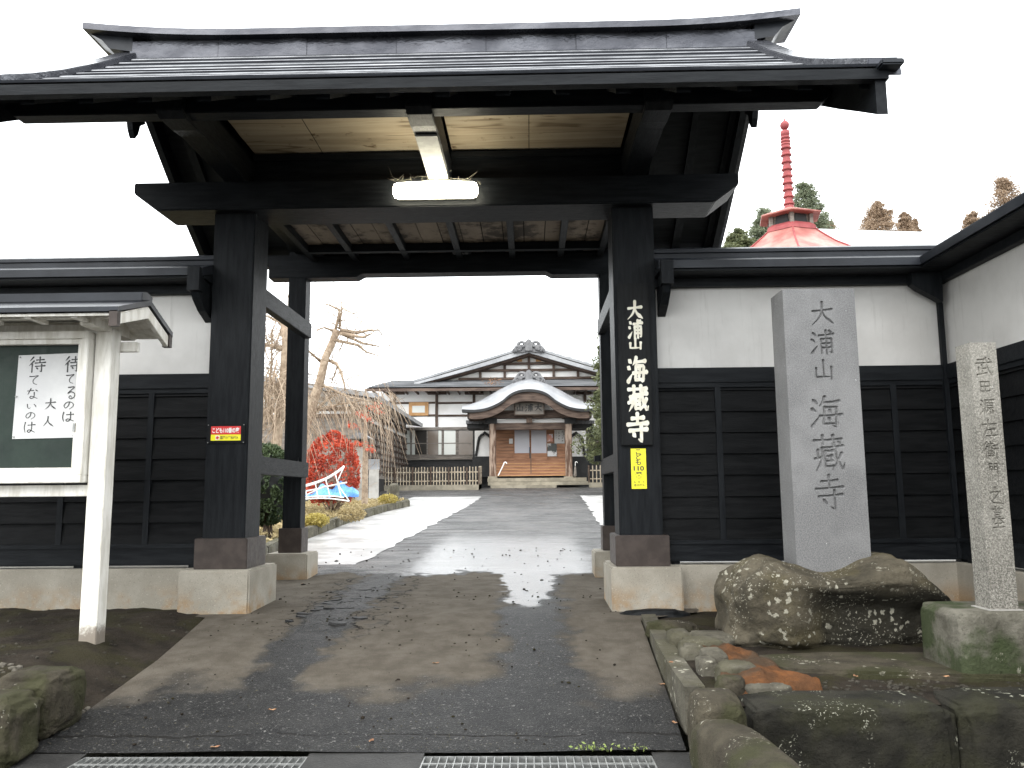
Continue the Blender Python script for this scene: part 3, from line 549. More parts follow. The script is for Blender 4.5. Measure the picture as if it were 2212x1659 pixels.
text('こ\nど\nも', 'ink', ys_, .808, 6.1915, 1.158, .115, .046, True, .02); text('110', 'ink', ys_, .808, 6.1912, 1.075, .034, .076, False, .03); text('番', 'ink', ys_, .808, 6.1909, 1.024, .05, .056, False, .025)
text('弘　前　市', 'ink', ys_, .808, 6.1906, .976, .016, .078); text('連合PTA', 'ink', ys_, .808, 6.1903, .952, .018, .08)
rs = thing('red_sign', (-2.29, 6.19, 1.29), 'small red and yellow sign on black backing on gate post', 'sign')
bk_ = box('backing', 'sign_black', rs, -2.428, -2.142, 6.19, 6.198, 1.292, 1.437, .002); box('red_panel', 'red_sign', rs, -2.398, -2.172, 6.186, 6.1895, 1.358, 1.42)
box('yellow_panel', 'yellow_sign', rs, -2.398, -2.172, 6.186, 6.1895, 1.312, 1.357)
box('emblem', 'sign_white', rs, -2.362, -2.332, 6.1845, 6.1858, 1.318, 1.35); 
MB().prism([(-2.347 + .011 * math.cos(t) * (1 + .25 * math.cos(5 * t)), 1.334 + .011 * math.sin(t) * (1 + .25 * math.cos(5 * t))) for t in lin(0, 6.0, 24)], 'y', 6.1835, 6.1843).build('emblem_flower', 'red_sign', rs)
text('こども110番の家', 'sign_white', rs, -2.285, 6.1855, 1.389, .042, .205, False, .035); text('国尾小学校PTA', 'ink', rs, -2.258, 6.1855, 1.334, .024, .135, False, .02)
for x in (-2.42, -2.15):
    for z in (1.298, 1.43): MB().tube([(x, 6.19, z), (x, 6.185, z)], .004, 8).build('screw', 'galvanised', bk_)

# ---------------------------------------------------------------- perimeter walls
def wall(name, label, a, b, ax, face, corner=None, dividers=()):
    """wall from a to b along axis ax ('x' or 'y'); face = coordinate of the boarded face, which looks to -Y (or -X)"""
    dz = .003 if ax == 'y' else 0
    w = thing(name, ((a + b) / 2, face, .05) if ax == 'x' else (face, (a + b) / 2, .05), label, 'wall')
    def bx(nm, mt, s0, s1, d0, d1, z0, z1, bev=0):
        if ax == 'x': return box(nm, mt, w, s0, s1, face + d0, face + d1, z0, z1, bev)
        return box(nm, mt, w, face + d0, face + d1, s0, s1, z0 + dz, z1 + dz, bev)
    bx('foundation', 'foundation', a, b, -.075, .22, -.15, .368, .006)
    for s in lin(a + .1, b - .1, max(2, int((b - a) / .8))): bx('spacer', 'black_wood', s - .03, s + .03, .02, .1, .367, .392)
    bx('sill_beam', 'black_wood_h', a, b, -.01, .14, .39, .53, .004); bx('skirting', 'black_wood_h', a, b, -.022, -.011, .515, .545)
    bx('core', 'black_wood_h', a, b, .03, .13, .53, 1.70)
    bx('top_rail', 'black_wood_h', a, b, -.012, .12, 1.72, 1.835, .004); bx('top_rail', 'black_wood_h', a, b, .0, .12, 1.685, 1.72)
    bx('plaster', 'plaster', a, b, .03, .13, 1.83, 2.47)
    bx('head_beam', 'black_wood_h', a, b, -.03, .18, 2.462, 2.53, .004)
    ed = [a] + [d for d in dividers] + [b]
    for d in dividers: bx('divider', 'black_wood', d - .022, d + .022, -.004, .03, .545, 1.686)
    for s0, s1 in zip(ed[:-1], ed[1:]):
        for r in range(8):
            z0 = .545 + r * .1595; z1 = min(z0 + .1575, 1.686); s0_, s1_ = s0 + (.023 if s0 in dividers else 0), s1 - (.023 if s1 in dividers else 0)
            if z1 - z0 < .02: continue
            j = random.uniform(-.002, .002)
            lo = [(s0_, -.002 + j), (s1_, -.002 + j), (s1_, .03), (s0_, .03)]; hi = [(s0_, .014 + j), (s1_, .014 + j), (s1_, .03), (s0_, .03)]
            f_ = (lambda p, z: (p[0], face + p[1], z)) if ax == 'x' else (lambda p, z: (face + p[1], p[0], z))
            MB().hexa([f_(p, z0) for p in lo], [f_(p, z1) for p in hi]).build('plank', 'board_black', w)
    # little roof over the wall: fascia, slope and ridge box
    c = .08; e = .34
    def prof(pts, nm, mt, ea=0, eb=0):
        pts2 = [(face + p, q + dz) for p, q in pts]
        if ax == 'x': MB().prism(pts2, 'x', a - ea, b + eb).build(nm, mt, w)
        else: MB().prism(pts2, 'y', a - ea, b + eb).build(nm, mt, w)
    prof([(c - e + .02, 2.545), (c, 2.64), (c + e - .02, 2.545), (c + e - .02, 2.532), (c - e + .02, 2.532)], 'soffit', 'black_wood_h')
    prof([(c - e, 2.548), (c - e, 2.606), (c - .075, 2.70), (c + .075, 2.70), (c + e, 2.606), (c + e, 2.548), (c + e - .02, 2.548), (c, 2.645), (c - e + .02, 2.548)], 'coping', 'gate_metal')
    prof([(c - .085, 2.69), (c - .085, 2.765), (c, 2.80), (c + .085, 2.765), (c + .085, 2.69)], 'coping_ridge', 'gate_metal')
    prof([(c - .10, 2.735), (c - .10, 2.75), (c - .086, 2.755), (c - .086, 2.73)], 'ridge_lip', 'gate_metal')
    return w
def corbel(w, x, y0, y1, s):
    MB().prism([(y0, 2.53), (y0, 2.44), (y0 + .05, 2.37), (y0 + .16, 2.30), (y1, 2.24), (y1, 2.53)], 'x', x - .03, x + .03).build('corbel', 'black_wood', w); cb2 = COL.objects[-1]
    box('corbel_strut', 'black_wood', cb2, x - .045, x + .045, y0 - .02, y0 + .07, 2.42, 2.60)
wl = wall('boundary_wall', 'white and black boarded wall with foundation strip left behind the notice board', -7.0, -2.44, 'x', 6.27, dividers=(-6.2, -5.54, -4.88, -4.22, -3.56, -2.9))
corbel(wl, -2.49, 5.98, 6.3, 1)
wr = wall('boundary_wall', 'white and black boarded wall behind the tall grey stone pillar and boulder', .976, 3.30, 'x', 6.27, dividers=(1.43, 2.09, 2.75))
corbel(wr, 1.03, 5.98, 6.3, 1)
ws = wall('boundary_wall', 'white and black boarded wall running at right angles beside the slim inscribed pillar', -4.0, 6.29, 'y', 3.16, dividers=(-3, -2.3, -1.6, -.9, -.2, .5, 1.2, 1.9, 2.56, 3.22, 3.88, 4.54, 5.2, 5.86))
box('corner_post', 'black_wood', wr, 3.125, 3.16, 6.245, 6.28, .4, 2.47)
MB().prism([(2.9, 2.53), (2.9, 2.44), (2.95, 2.40), (3.12, 2.30), (3.13, 2.53)], 'y', 6.16, 6.24).build('corbel', 'black_wood', wr)

# ---------------------------------------------------------------- notice board
nb = thing('notice_board', (-2.6, 5.0, .07), 'white painted wooden notice board with small dark roof standing on the earth', 'notice board')
for xc in (-2.603, -4.35): box('post', 'white_paint', nb, xc - .052, xc + .052, 4.95, 5.06, .0, 1.93, .004)
box('rail', 'white_paint', nb, -4.3, -2.656, 4.965, 5.045, .905, .972, .003); box('rail', 'white_paint', nb, -4.3, -2.656, 4.965, 5.045, 1.90, 1.955, .003)
fz0, fz1, fx0, fx1 = .985, 1.90, -4.28, -2.662
box('back_panel', 'green_board', nb, fx0 + .03, fx1 - .03, 4.955, 4.975, fz0 + .03, fz1 - .03)
for nm, x0, x1, z0, z1 in (('frame', fx0, fx1, fz0, fz0 + .045), ('frame', fx0, fx1, fz1 - .045, fz1), ('frame', fx0, fx0 + .045, fz0 + .045, fz1 - .045), ('frame', fx1 - .045, fx1, fz0 + .045, fz1 - .045)):
    box(nm, 'white_paint', nb, x0, x1, 4.885, 4.975, z0, z1, .004)
for nm, x0, x1, z0, z1 in (('glass_frame', fx0 + .03, fx1 - .03, fz0 + .046, fz0 + .09), ('glass_frame', fx0 + .03, fx1 - .03, fz1 - .075, fz1 - .046), ('glass_frame', fx1 - .073, fx1 - .046, fz0 + .09, fz1 - .075)):
    box(nm, 'white_paint', nb, x0, x1, 4.905, 4.953, z0, z1, .003)
box('lock', 'galvanised', nb, -2.735, -2.722, 4.897, 4.905, 1.29, 1.34)
box('bracket', 'white_paint', nb, -2.645, -2.555, 4.74, 5.26, 1.905, 1.99, .004)
for y in (4.80, 5.18): box('purlin', 'white_paint', nb, -4.6, -2.40, y - .03, y + .03, 1.955, 2.0, .003)
box('ridge_beam', 'white_paint', nb, -4.6, -2.38, 4.96, 5.03, 1.985, 2.04, .003); box('crossbar', 'white_paint', nb, -2.9, -2.45, 5.06, 5.1, 1.80, 1.86, .003)
RB = [(4.58, 1.935), (4.95, 2.055), (5.26, 1.935)]
MB().prism([(4.58, 1.925), (4.95, 2.045), (5.26, 1.915), (5.26, 1.93), (4.95, 2.06), (4.58, 1.94)], 'x', -4.6, -2.34).build('soffit', 'white_paint', nb)
MB().prism([(4.555, 1.945), (4.95, 2.066), (5.285, 1.93), (5.285, 1.962), (4.95, 2.10), (4.555, 1.972)], 'x', -4.62, -2.325).build('roof', 'gate_metal', nb); nr_ = COL.objects[-1]
MB().prism([(4.6, 1.88), (4.95, 1.985), (5.24, 1.86), (5.24, 1.93), (4.95, 2.052), (4.6, 1.938)], 'x', -2.365, -2.335).build('bargeboard', 'white_paint', nb, .002)
for y in (4.575, 5.265): box('verge_cap', 'brown_metal', nr_, -2.375, -2.328, y - .02, y + .02, 1.86, 1.95)
MB().prism([(4.88, 2.08), (5.02, 2.08), (5.02, 2.135), (4.95, 2.15), (4.88, 2.135)], 'x', -4.6, -2.345).build('roof_ridge', 'gate_metal', nr_, .004)
for i in range(8): x = -2.60 - i * .27; box('rafter', 'white_paint', nb, x - .018, x + .018, 4.60, 4.78, 1.918, 1.938)
pn = thing('paper_notice', (-2.93, 4.95, 1.25), 'white paper with black brush writing pinned on the green board', 'paper')
pv = [(-3.124, 4.949, 1.764), (-2.737, 4.949, 1.776), (-2.737, 4.949, 1.257), (-3.13, 4.949, 1.252)]
MB().hexa(pv, [(p[0], p[1] - .001, p[2]) for p in pv]).build('sheet', 'paper', pn)
for x, z in ((-3.115, 1.752), (-2.748, 1.765), (-3.12, 1.51), (-2.75, 1.51), (-3.12, 1.265), (-2.752, 1.268)): MB().tube([(x, 4.948, z), (x, 4.94, z)], .0055, 8).build('pin', 'galvanised', pn)
Z5 = lambda x, y: (.1736 * x, 630.9 + .1736 * y)
ni = []
for ch, x0, y0, x1, y1 in [('待', 360, 800, 565, 1005), ('て', 355, 1020, 490, 1165), ('な', 325, 1195, 480, 1335), ('い', 315, 1375, 465, 1465), ('の', 310, 1480, 445, 1590), ('は', 285, 1605, 440, 1760),
                          ('待', 805, 795, 1005, 1000), ('て', 815, 1005, 935, 1150), ('る', 815, 1165, 955, 1335), ('の', 785, 1345, 925, 1465), ('は', 760, 1480, 930, 1620), ('大', 555, 1320, 705, 1470), ('人', 530, 1535, 670, 1680)]:
    a, b = Z5(x0, y0), Z5(x1, y1); ni.append((ch, *a, *b))
brush(px_items(ni, 4.947), 8.5, lambda x, z, l: (x, 4.9478 - l, z)).build('character', 'ink', pn)

# ---------------------------------------------------------------- stone pillars, boulder, kerb stones
def rock(name, mat, loc, size, parent=None, seed=0, sub=4, rough=.18, flat=.55, deform=None, freq=1.6, smooth=True):
    bm = bmesh.new(); bmesh.ops.create_icosphere(bm, subdivisions=sub, radius=1)
    for v in bm.verts:
        p = v.co.copy(); q = Vector([math.copysign(abs(c) ** flat, c) for c in p]); n1 = noise.fractal(p * freq + Vector((seed * 7.1, 3, 1)), 1, 2, 5); n2 = noise.noise(p * 7 + Vector((seed, 0, 0)))
        q *= 1 + rough * n1 + rough * .12 * n2
        q = Vector((q.x * size[0], q.y * size[1], q.z * size[2]))
        if deform: q = deform(q)
        v.co = q
    me = bpy.data.meshes.new(name); bm.to_mesh(me); bm.free()
    if smooth: me.shade_smooth()
    return link(name, me, mat, parent, loc)
def boulder_form(q):
    x, y, z = q
    t = z / .27
    if z > .1: z = .10 + (z - .10) * (1 + .55 * math.exp(-((x + .42) / .17) ** 2) + .45 * math.exp(-((x - .30) / .22) ** 2) - .35 * math.exp(-((x + .02) / .2) ** 2))
    if x > -.35 and y < 0:
        u = min(1, (x + .35) / .25); v = min(1, max(0, (.20 - .08 * max(0, x) - z) / .16)); y += .17 * u * v
    if x > .35: z -= (x - .35) * .5 * max(0, z / .3)
    return Vector((x, y, z))
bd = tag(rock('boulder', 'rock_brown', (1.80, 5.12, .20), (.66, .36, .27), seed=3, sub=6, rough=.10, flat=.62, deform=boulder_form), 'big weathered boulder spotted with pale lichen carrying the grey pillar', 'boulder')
def pillar(parent, name, mat, x0, x1, yf, depth, z0, z1, items, wid, dep, step):
    xs, zs, D = carve(x1 - x0, z1 - z0, items, wid, dep, step); nz, nx = D.shape; vs = []; fs = []
    for j in range(nz):
        for i in range(nx): vs.append((x0 + xs[i], yf - D[j, i], z1 - zs[j]))
    fs = [(j * nx + i, (j + 1) * nx + i, (j + 1) * nx + i + 1, j * nx + i + 1) for j in range(nz - 1) for i in range(nx - 1)]
    mb = MB().add(vs, fs); yb = yf + depth
    mb.add([(x0, yf, z0), (x1, yf, z0), (x1, yb, z0), (x0, yb, z0), (x0, yf, z1), (x1, yf, z1), (x1, yb, z1), (x0, yb, z1)], [(4, 5, 6, 7), (1, 2, 6, 5), (2, 3, 7, 6), (3, 0, 4, 7)])
    return mb.build(name, mat, parent)
ST = px_items([('大', 1748, 651, 1805, 704), ('浦', 1749, 712, 1806, 767), ('山', 1753, 774, 1806, 822), ('海', 1748, 855, 1822, 927), ('藏', 1753, 939, 1828, 1020), ('寺', 1758, 1025, 1828, 1106)], 5.1)
sp = thing('stone_pillar', (1.815, 5.22, .40), 'tall polished grey granite pillar with carved characters standing on the boulder', 'stone pillar')
pillar(sp, 'shaft', 'granite_grey', 1.593, 2.038, 5.1, .25, .30, 2.152, [(c, x - 1.593, 2.152 - z, w, h) for c, x, z, w, h in ST], 10.5, .016, .0026)
sm = thing('grave_marker', (2.3, 4.3, 0), 'slim speckled pale granite pillar with carved characters on a mossy stone block', 'stone pillar')
S4 = lambda x, y: ((2688 + .6076 * x) / 1.8227, (1008 + .6076 * y) / 1.8227); S7 = lambda x, y: ((3600 + .6025 * x) / 1.8227, (1600 + .6025 * y) / 1.8227)
il = []
for ch, f, x0, y0, x1, y1 in [('武', S4, 1893, 655, 2015, 780), ('田', S4, 1912, 800, 2010, 890), ('源', S4, 1922, 920, 2030, 1030), ('左', S7, 435, 85, 550, 205), ('衛', S7, 450, 230, 560, 345), ('門', S7, 480, 365, 562, 490), ('之', S7, 480, 520, 590, 645), ('墓', S7, 497, 655, 600, 800)]:
    il.append((ch, *f(x0, y0), *f(x1, y1)))
il = px_items(il, 4.2)
pillar(sm, 'shaft', 'granite_pale', 2.241, 2.374, 4.2, .14, .315, 1.64, [(c, x - 2.241, 1.64 - z, w, h) for c, x, z, w, h in il], 12, .008, .0022)
box('mortar_joint', 'concrete', sm, 2.225, 2.39, 4.185, 4.355, .304, .318); 
rock('pedestal', 'pedestal_stone', (2.36, 4.36, .13), (.30, .22, .185), sm, seed=11, sub=5, rough=.02, flat=.14)
for i, (x0, x1, y0, y1, zt, sd_) in enumerate(((.90, 1.715, 3.52, 3.86, .022, 21), (1.735, 2.75, 3.54, 3.88, .03, 22), (2.77, 3.6, 3.53, 3.87, .02, 23))):
    o = rock('kerb_block', 'rock_dark', ((x0 + x1) / 2, (y0 + y1) / 2, zt - .21), ((x1 - x0) / 2, (y1 - y0) / 2, .215), seed=sd_, sub=5, rough=.045, flat=.22, freq=2.2)
    tag(o, ['dark mossy stone block spotted with white lichen beside the rounded kerb stone', 'dark mossy stone block with yellow-green lichen in front of the slim pillar', 'dark stone block against the side wall foot'][i], 'stone block', 'blocks edging the pillar bed')
tag(rock('kerb_stone', 'kerb_stone', (.745, 3.53, -.06), (.105, .12, .15), seed=31, sub=5, rough=.07, flat=.5), 'squat brown stone at the end of the rounded kerb stone', 'stone')
mb = MB(); pts = [(.70, 3.46, -.07), (.735, 3.3, -.06), (.775, 3.1, -.055), (.80, 2.85, -.06), (.82, 2.6, -.07)]
bm_o = rock('kerb_stone', 'kerb_stone', (.765, 3.05, -.11), (.115, .46, .145), seed=33, sub=5, rough=.05, flat=.62, deform=lambda q: Vector((q.x + .10 * (-q.y) - .14 * q.y * q.y, q.y, q.z)))
tag(bm_o, 'long rounded brown kerb stone curving beside the wet asphalt', 'kerb stone')
cs = MB(); n_ = 14; 
L_ = [(.70 + .045 * i / n_ - .03 * math.sin(i * .4) * .2, 3.98 + (5.82 - 3.98) * i / n_) for i in range(n_ + 1)]
vs = []; fs = []
for i, (x, y) in enumerate(L_): 
    zt = max(gh(y) + .045, .01 + .045 * (y - 4) / 1.8); vs += [(x - .0, y, -.2), (x + .0, y, zt + .004 * noise.noise((y * 6, 0, 0))), (x + .095, y, zt + .002), (x + .095, y, -.2)]
for i in range(n_): fs += [(i * 4 + q, i * 4 + (q + 1) % 4, i * 4 + 4 + (q + 1) % 4, i * 4 + 4 + q) for q in range(4)]
fs += [(3, 2, 1, 0), tuple(range(len(vs) - 4, len(vs)))]
tag(cs.add(vs, fs).build('kerb_strip', 'rubble_stone'), 'narrow concrete kerb strip along the asphalt before the gate post', 'kerb')
rub = [(.88, 5.42, .03, .16, .06, .06), (.86, 5.0, .03, .07, .12, .07), (.95, 4.75, .04, .13, .10, .06), (.86, 4.62, .02, .07, .06, .07), (.93, 4.42, .03, .07, .10, .07), (.87, 4.30, .01, .05, .08, .07), (.98, 4.12, .02, .10, .09, .075), (1.05, 5.05, .03, .13, .13, .05), (.90, 3.92, .0, .07, .06, .07), (1.05, 3.95, .0, .12, .10, .05)]
RL = ['flat reddish stone lying nearest the gate base stone', 'upright grey stone touching the end of the concrete kerb strip', 'broad pale stone at the far edge of the orange mortar', 'small wedge stone between the kerb strip and orange mortar', 'grey stone standing against the orange mortar', 'narrow stone wedged beside the kerb strip below the grey stone', 'rounded pale stone half sunk in the orange mortar', 'wide flat pale stone beside the boulder foot', 'dark small stone behind the squat brown stone', 'flat pale stone at the corner of the dark mossy block']
for i, (x, y, z, a, b, c_) in enumerate(rub): tag(rock('edging_stone', 'rubble_stone' if i not in (0, 8) else 'kerb_stone', (x, y, z), (a, b, c_), seed=40 + i, sub=4, rough=.13, flat=.55), RL[i], 'stone', 'rubble edging stones')
mv = []; nx_, ny_ = 26, 30
for j in range(ny_ + 1):
    for i in range(nx_ + 1):
        y = 3.86 + 1.0 * j / ny_; x0 = .90 + .03 * math.sin(y * 9); x1 = 1.30 - .24 * (y - 3.86) + .06 * noise.noise((y * 5, 2, 0)); x = x0 + (x1 - x0) * i / nx_
        e = min(i, nx_ - i, j, ny_ - j); mv.append((x, y, .045 + .026 * min(1, e / 3) + .022 * noise.noise((x * 9, y * 9, 5)) + .014 * noise.noise((x * 31, y * 31, 5)) - (.05 if e == 0 else 0)))
tag(MB().add(mv, [(j * (nx_ + 1) + i, j * (nx_ + 1) + i + 1, (j + 1) * (nx_ + 1) + i + 1, (j + 1) * (nx_ + 1) + i) for j in range(ny_) for i in range(nx_)]).build('mortar_patch', 'orange_mortar', smooth=True), 'rusty orange crumbling mortar patch between the rubble stones', 'mortar')
bv = MB().prism([(1.1, 4.62), (1.25, 4.28), (2.05, 4.12), (3.1, 3.98), (3.1, 4.66), (1.6, 4.72)], 'z', -.05, .028)
tag(bv.build('footing_slab', 'kerb_stone', bevel=.015), 'thin worn concrete slab under the boulder and slim pillar', 'slab')
tag(rock('footing_lump', 'sign_black', (.85, 5.98, .03), (.24, .07, .06), seed=60, sub=4, rough=.18, flat=.8), 'lump of black asphalt spilled against the gate base stone', 'asphalt lump')
tag(rock('edge_stone', 'kerb_stone', (-2.33, 4.02, -.05), (.16, .17, .15), seed=71, sub=5, rough=.10, flat=.5), 'rounded brown stone beside the pebbles on the earth bed', 'stone')
tag(rock('edge_stone', 'kerb_stone', (-2.42, 3.70, -.10), (.24, .18, .15), seed=72, sub=5, rough=.10, flat=.5), 'long brown stone at the street edge beside the drain grate', 'stone')
# loose pebbles
def pebbles(name, n, fx, zf, mat, label, s0, s1):
    mb = MB()
    ico = bmesh.new(); bmesh.ops.create_icosphere(ico, subdivisions=1, radius=1); V = [v.co.copy() for v in ico.verts]; ico.verts.index_update(); Fc = [tuple(v.index for v in f.verts) for f in ico.faces]; ico.free()
    for i in range(n):
        x, y = fx(); s = random.uniform(s0, s1) * (1.8 if random.random() < .06 else 1); sc = Vector((s * random.uniform(.7, 1.4), s * random.uniform(.7, 1.2), s * random.uniform(.4, .8))); r = random.random() * 6
        c, s2 = math.cos(r), math.sin(r); z = zf(x, y); vs = []
        for v in V:
            a, b, d = v.x * sc.x * random.uniform(.85, 1.1), v.y * sc.y, v.z * sc.z; vs.append((x + a * c - b * s2, y + a * s2 + b * c, z + d + s * .1))
        mb.add(vs, Fc)
    o = mb.build(name, mat); o['kind'] = 'stuff'; return tag(o, label, 'pebbles')
pebbles('pebbles', 420, lambda: (random.gauss(-2.75, .33), random.uniform(3.85, 4.35)), z_left, 'pebble', 'loose grey pebbles scattered on the earth near the rounded stones', .008, .022)
pebbles('pebbles', 160, lambda: (random.uniform(-4.5, -2.2), random.uniform(4.4, 6.15)), z_left, 'gravel', 'sparse small stones lying on the earth below the left wall', .005, .014)
pebbles('gravel', 420, lambda: (random.uniform(1.1, 3.0), random.gauss(3.96, .09)), z_right, 'gravel', 'dark gravel lying between the stone blocks and the slab', .004, .012)
pebbles('aggregate', 1500, lambda: (random.uniform(-2.2, .68), 3.78 + 2.2 * random.random() ** 1.5), lambda x, y: gh(y) + .0065, 'rubble_stone', 'pale stone grains standing out of the worn wet asphalt', .0016, .0036)
br = thing('broken_asphalt', (-1.35, 6.4, .05), 'crumbled patch of broken black asphalt plates beside the left gate post', 'broken asphalt')
random.seed(5)
for i in range(44):
    x, y = random.gauss(-1.42, .18), random.gauss(6.45, .33); r = random.uniform(.02, .075); n_c = random.randint(5, 7); z = gh(y) + .004; tx, ty = random.gauss(0, .09), random.gauss(0, .07); h_ = random.uniform(.001, .008)
    a0 = random.random() * 6; pl = [(r * random.uniform(.7, 1.15) * math.cos(a0 + 6.283 * q / n_c), r * random.uniform(.55, .9) * math.sin(a0 + 6.283 * q / n_c)) for q in range(n_c)]
    MB().add([(x + a, y + b, z - .01) for a, b in pl] + [(x + a * .92, y + b * .92, z + h_ + a * tx + b * ty) for a, b in pl], [tuple(range(n_c, 2 * n_c))] + [(q, (q + 1) % n_c, n_c + (q + 1) % n_c, n_c + q) for q in range(n_c)]).build('plate', 'tar', br)
pebbles('grit', 260, lambda: (random.uniform(-2.1, .65), random.uniform(3.8, 6.9)), lambda x, y: gh(y) + .006, 'soil', 'dark grit crumbs scattered over the asphalt driveway', .003, .009)
pebbles('grit', 120, lambda: (random.uniform(-2.3, .6), random.uniform(6.5, 10.5)), lambda x, y: gh(y) + .006, 'soil', 'dark crumbs scattered over the wet asphalt behind the gate', .005, .014)
def leafmesh(s):
    P_ = [(-1, 0, .1), (-.6, -.38, .35), (0, -.55, .2), (.6, -.35, .05), (1.25, .05, .3), (.55, .4, .25), (0, .5, .05), (-.6, .32, .3)]
    return MB().add([(x * s, y * s, z * s + .002) for x, y, z in P_] + [(0, 0, .002)], [(i, (i + 1) % 8, 8) for i in range(8)])
lf = leafmesh(.02).build('fallen_leaf', 'leaf_litter')
for i, (x, y) in enumerate(((-1.28, 4.22), (-.72, 3.86), (.68, 4.55), (.70, 4.35), (.66, 4.05), (-.55, 4.9), (1.5, 4.02), (1.9, 4.0), (-2.05, 7.55), (-.9, 9.5), (-1.4, 3.80))):
    o = lf if i == 0 else place(lf, None, (0, 0, 0)); o.location = (x, y, (gh(y) + .012) if x < .7 else .045); o.rotation_euler = (0, 0, i * 1.3)
    tag(o, 'fallen brown leaf on the gravel before the boulder slab' if x > 1 else 'fallen brown leaf on the asphalt close by the kerb strip' if x > .6 else 'fallen leaf on the wet asphalt behind the gate' if y > 7 else 'fallen brown leaf out on the driveway asphalt', 'leaf', 'fallen leaves')

# ---------------------------------------------------------------- drain grates
for gi, (a, b) in enumerate((G1, G2)):
    g = thing('drain_grate', ((a + b) / 2, 3.58, -.25), ['galvanised steel drain grate set in the gutter beside the long brown stone', 'galvanised steel drain grate in the gutter with weeds at its rim'][gi], 'drain grate', 'drain grates in the gutter')
    z1 = gh(3.6) + .006; y0, y1 = 3.37, 3.745
    for nm, X0, X1, Y0, Y1 in (('rim', a, b, y1 - .006, y1), ('rim', a, b, y0, y0 + .006), ('rim', a, a + .006, y0 + .006, y1 - .006), ('rim', b - .006, b, y0 + .006, y1 - .006)): box(nm, 'galvanised', g, X0, X1, Y0, Y1, z1 - .05, z1)
    bar = box('cross_bar', 'galvanised', g, a + .034, a + .038, y0 + .006, y1 - .006, z1 - .013, z1)
    L0 = _pos[bar.name]
    for i in range(1, 28): place(bar, g, (L0.x + i * .0337, L0.y, L0.z))
    for i in range(3): yb = y1 - .10 - i * .10; box('long_bar', 'galvanised', g, a + .006, b - .006, yb - .0035, yb + .0035, z1 - .005, z1 + .002)
    pit = MB(); zb = z1 - .38
    pit.add([(a - .02, 3.355, z1 - .01), (b + .02, 3.355, z1 - .01), (b + .02, 3.762, z1 - .01), (a - .02, 3.762, z1 - .01), (a - .02, 3.355, zb), (b + .02, 3.355, zb), (b + .02, 3.762, zb), (a - .02, 3.762, zb)], [(4, 5, 6, 7), (0, 1, 5, 4), (1, 2, 6, 5), (2, 3, 7, 6), (3, 0, 4, 7)])
    pit.build('channel', 'pit', g)
def leaf_cloud(n, pos, size, flat=0.):
    """n leaf faces at positions pos (n x 3)"""
    pos = np.asarray(pos); n = len(pos); a = rng.normal(size=(n, 3)); a[:, 2] *= (1 - flat); a /= np.linalg.norm(a, axis=1)[:, None]; b = rng.normal(size=(n, 3)); b -= a * (a * b).sum(1)[:, None]; b /= np.linalg.norm(b, axis=1)[:, None]
    s = (size * (.6 + .8 * rng.random(n)))[:, None]; V = np.stack([pos - a * s, pos - b * s * .5, pos + a * s, pos + b * s * .5], 1).reshape(-1, 3)
    mb = MB(); mb.v = [tuple(v) for v in V.tolist()]; mb.f = [(4 * i, 4 * i + 1, 4 * i + 2, 4 * i + 3) for i in range(n)]; return mb
wd = rng.normal(size=(45, 3)) * (.06, .012, .008) + (.28, 3.775, gh(3.77) + .02); wd2 = rng.normal(size=(18, 3)) * (.02, .01, .008) + (.47, 3.775, gh(3.77) + .02)
wo = leaf_cloud(0, np.vstack([wd, wd2]), .009).build('weed', 'weed_leaf'); wo['kind'] = 'stuff'; tag(wo, 'small green weeds growing along the rim of a drain grate', 'weed')

# ---------------------------------------------------------------- temple hall behind
T = lambda u, v, Y: at(823 + .2232 * u, 713.2 + .2232 * v, Y)
hall = thing('temple_hall', (0, 34, 1.1), 'white plastered timber temple hall with curved porch gable at the driveway end', 'temple')
def tb(name, mat, u0, v0, u1, v1, Y0, Y1, parent=None, bevel=0):
    p = parent or hall; um, vm = (u0 + u1) / 2, (v0 + v1) / 2
    return box(name, mat, p, T(u0, vm, Y0).x, T(u1, vm, Y0).x, Y0, Y1, T(um, v1, Y0).z, T(um, v0, Y0).z, bevel)
YW = 34.
tb('wall', 'temple_plaster', -60, 575, 2300, 1260, YW, YW + .3)
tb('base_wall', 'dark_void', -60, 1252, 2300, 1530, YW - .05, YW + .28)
for u in (128, 538, 900, 1980, 2230): tb('wall_post', 'temple_wood', u - 13, 600, u + 13, 932 if u in (538, 900) else 1250, YW - .06, YW - .002)
for u0, u1 in ((60, 220), (450, 628), (810, 990), (1890, 2040)): tb('bracket', 'temple_wood_h', u0, 593, u1, 617, YW - .35, YW - .062)
for v, u0, u1 in ((704, 142, 523), (704, 553, 885), (826, 142, 523), (826, 553, 885), (682, 1996, 2300), (700, -60, 112)): tb('wall_rail', 'temple_wood_h', u0, v - 10, u1, v + 9, YW - .05, YW - .003)
tb('window_beam', 'grey_wood', 130, 940, 890, 966, YW - .10, YW - .003); tb('window_sill', 'grey_wood', 130, 1222, 1060, 1252, YW - .14, YW - .053); tb('window_sill', 'grey_wood', 1860, 1212, 2300, 1236, YW - .14, YW - .053)
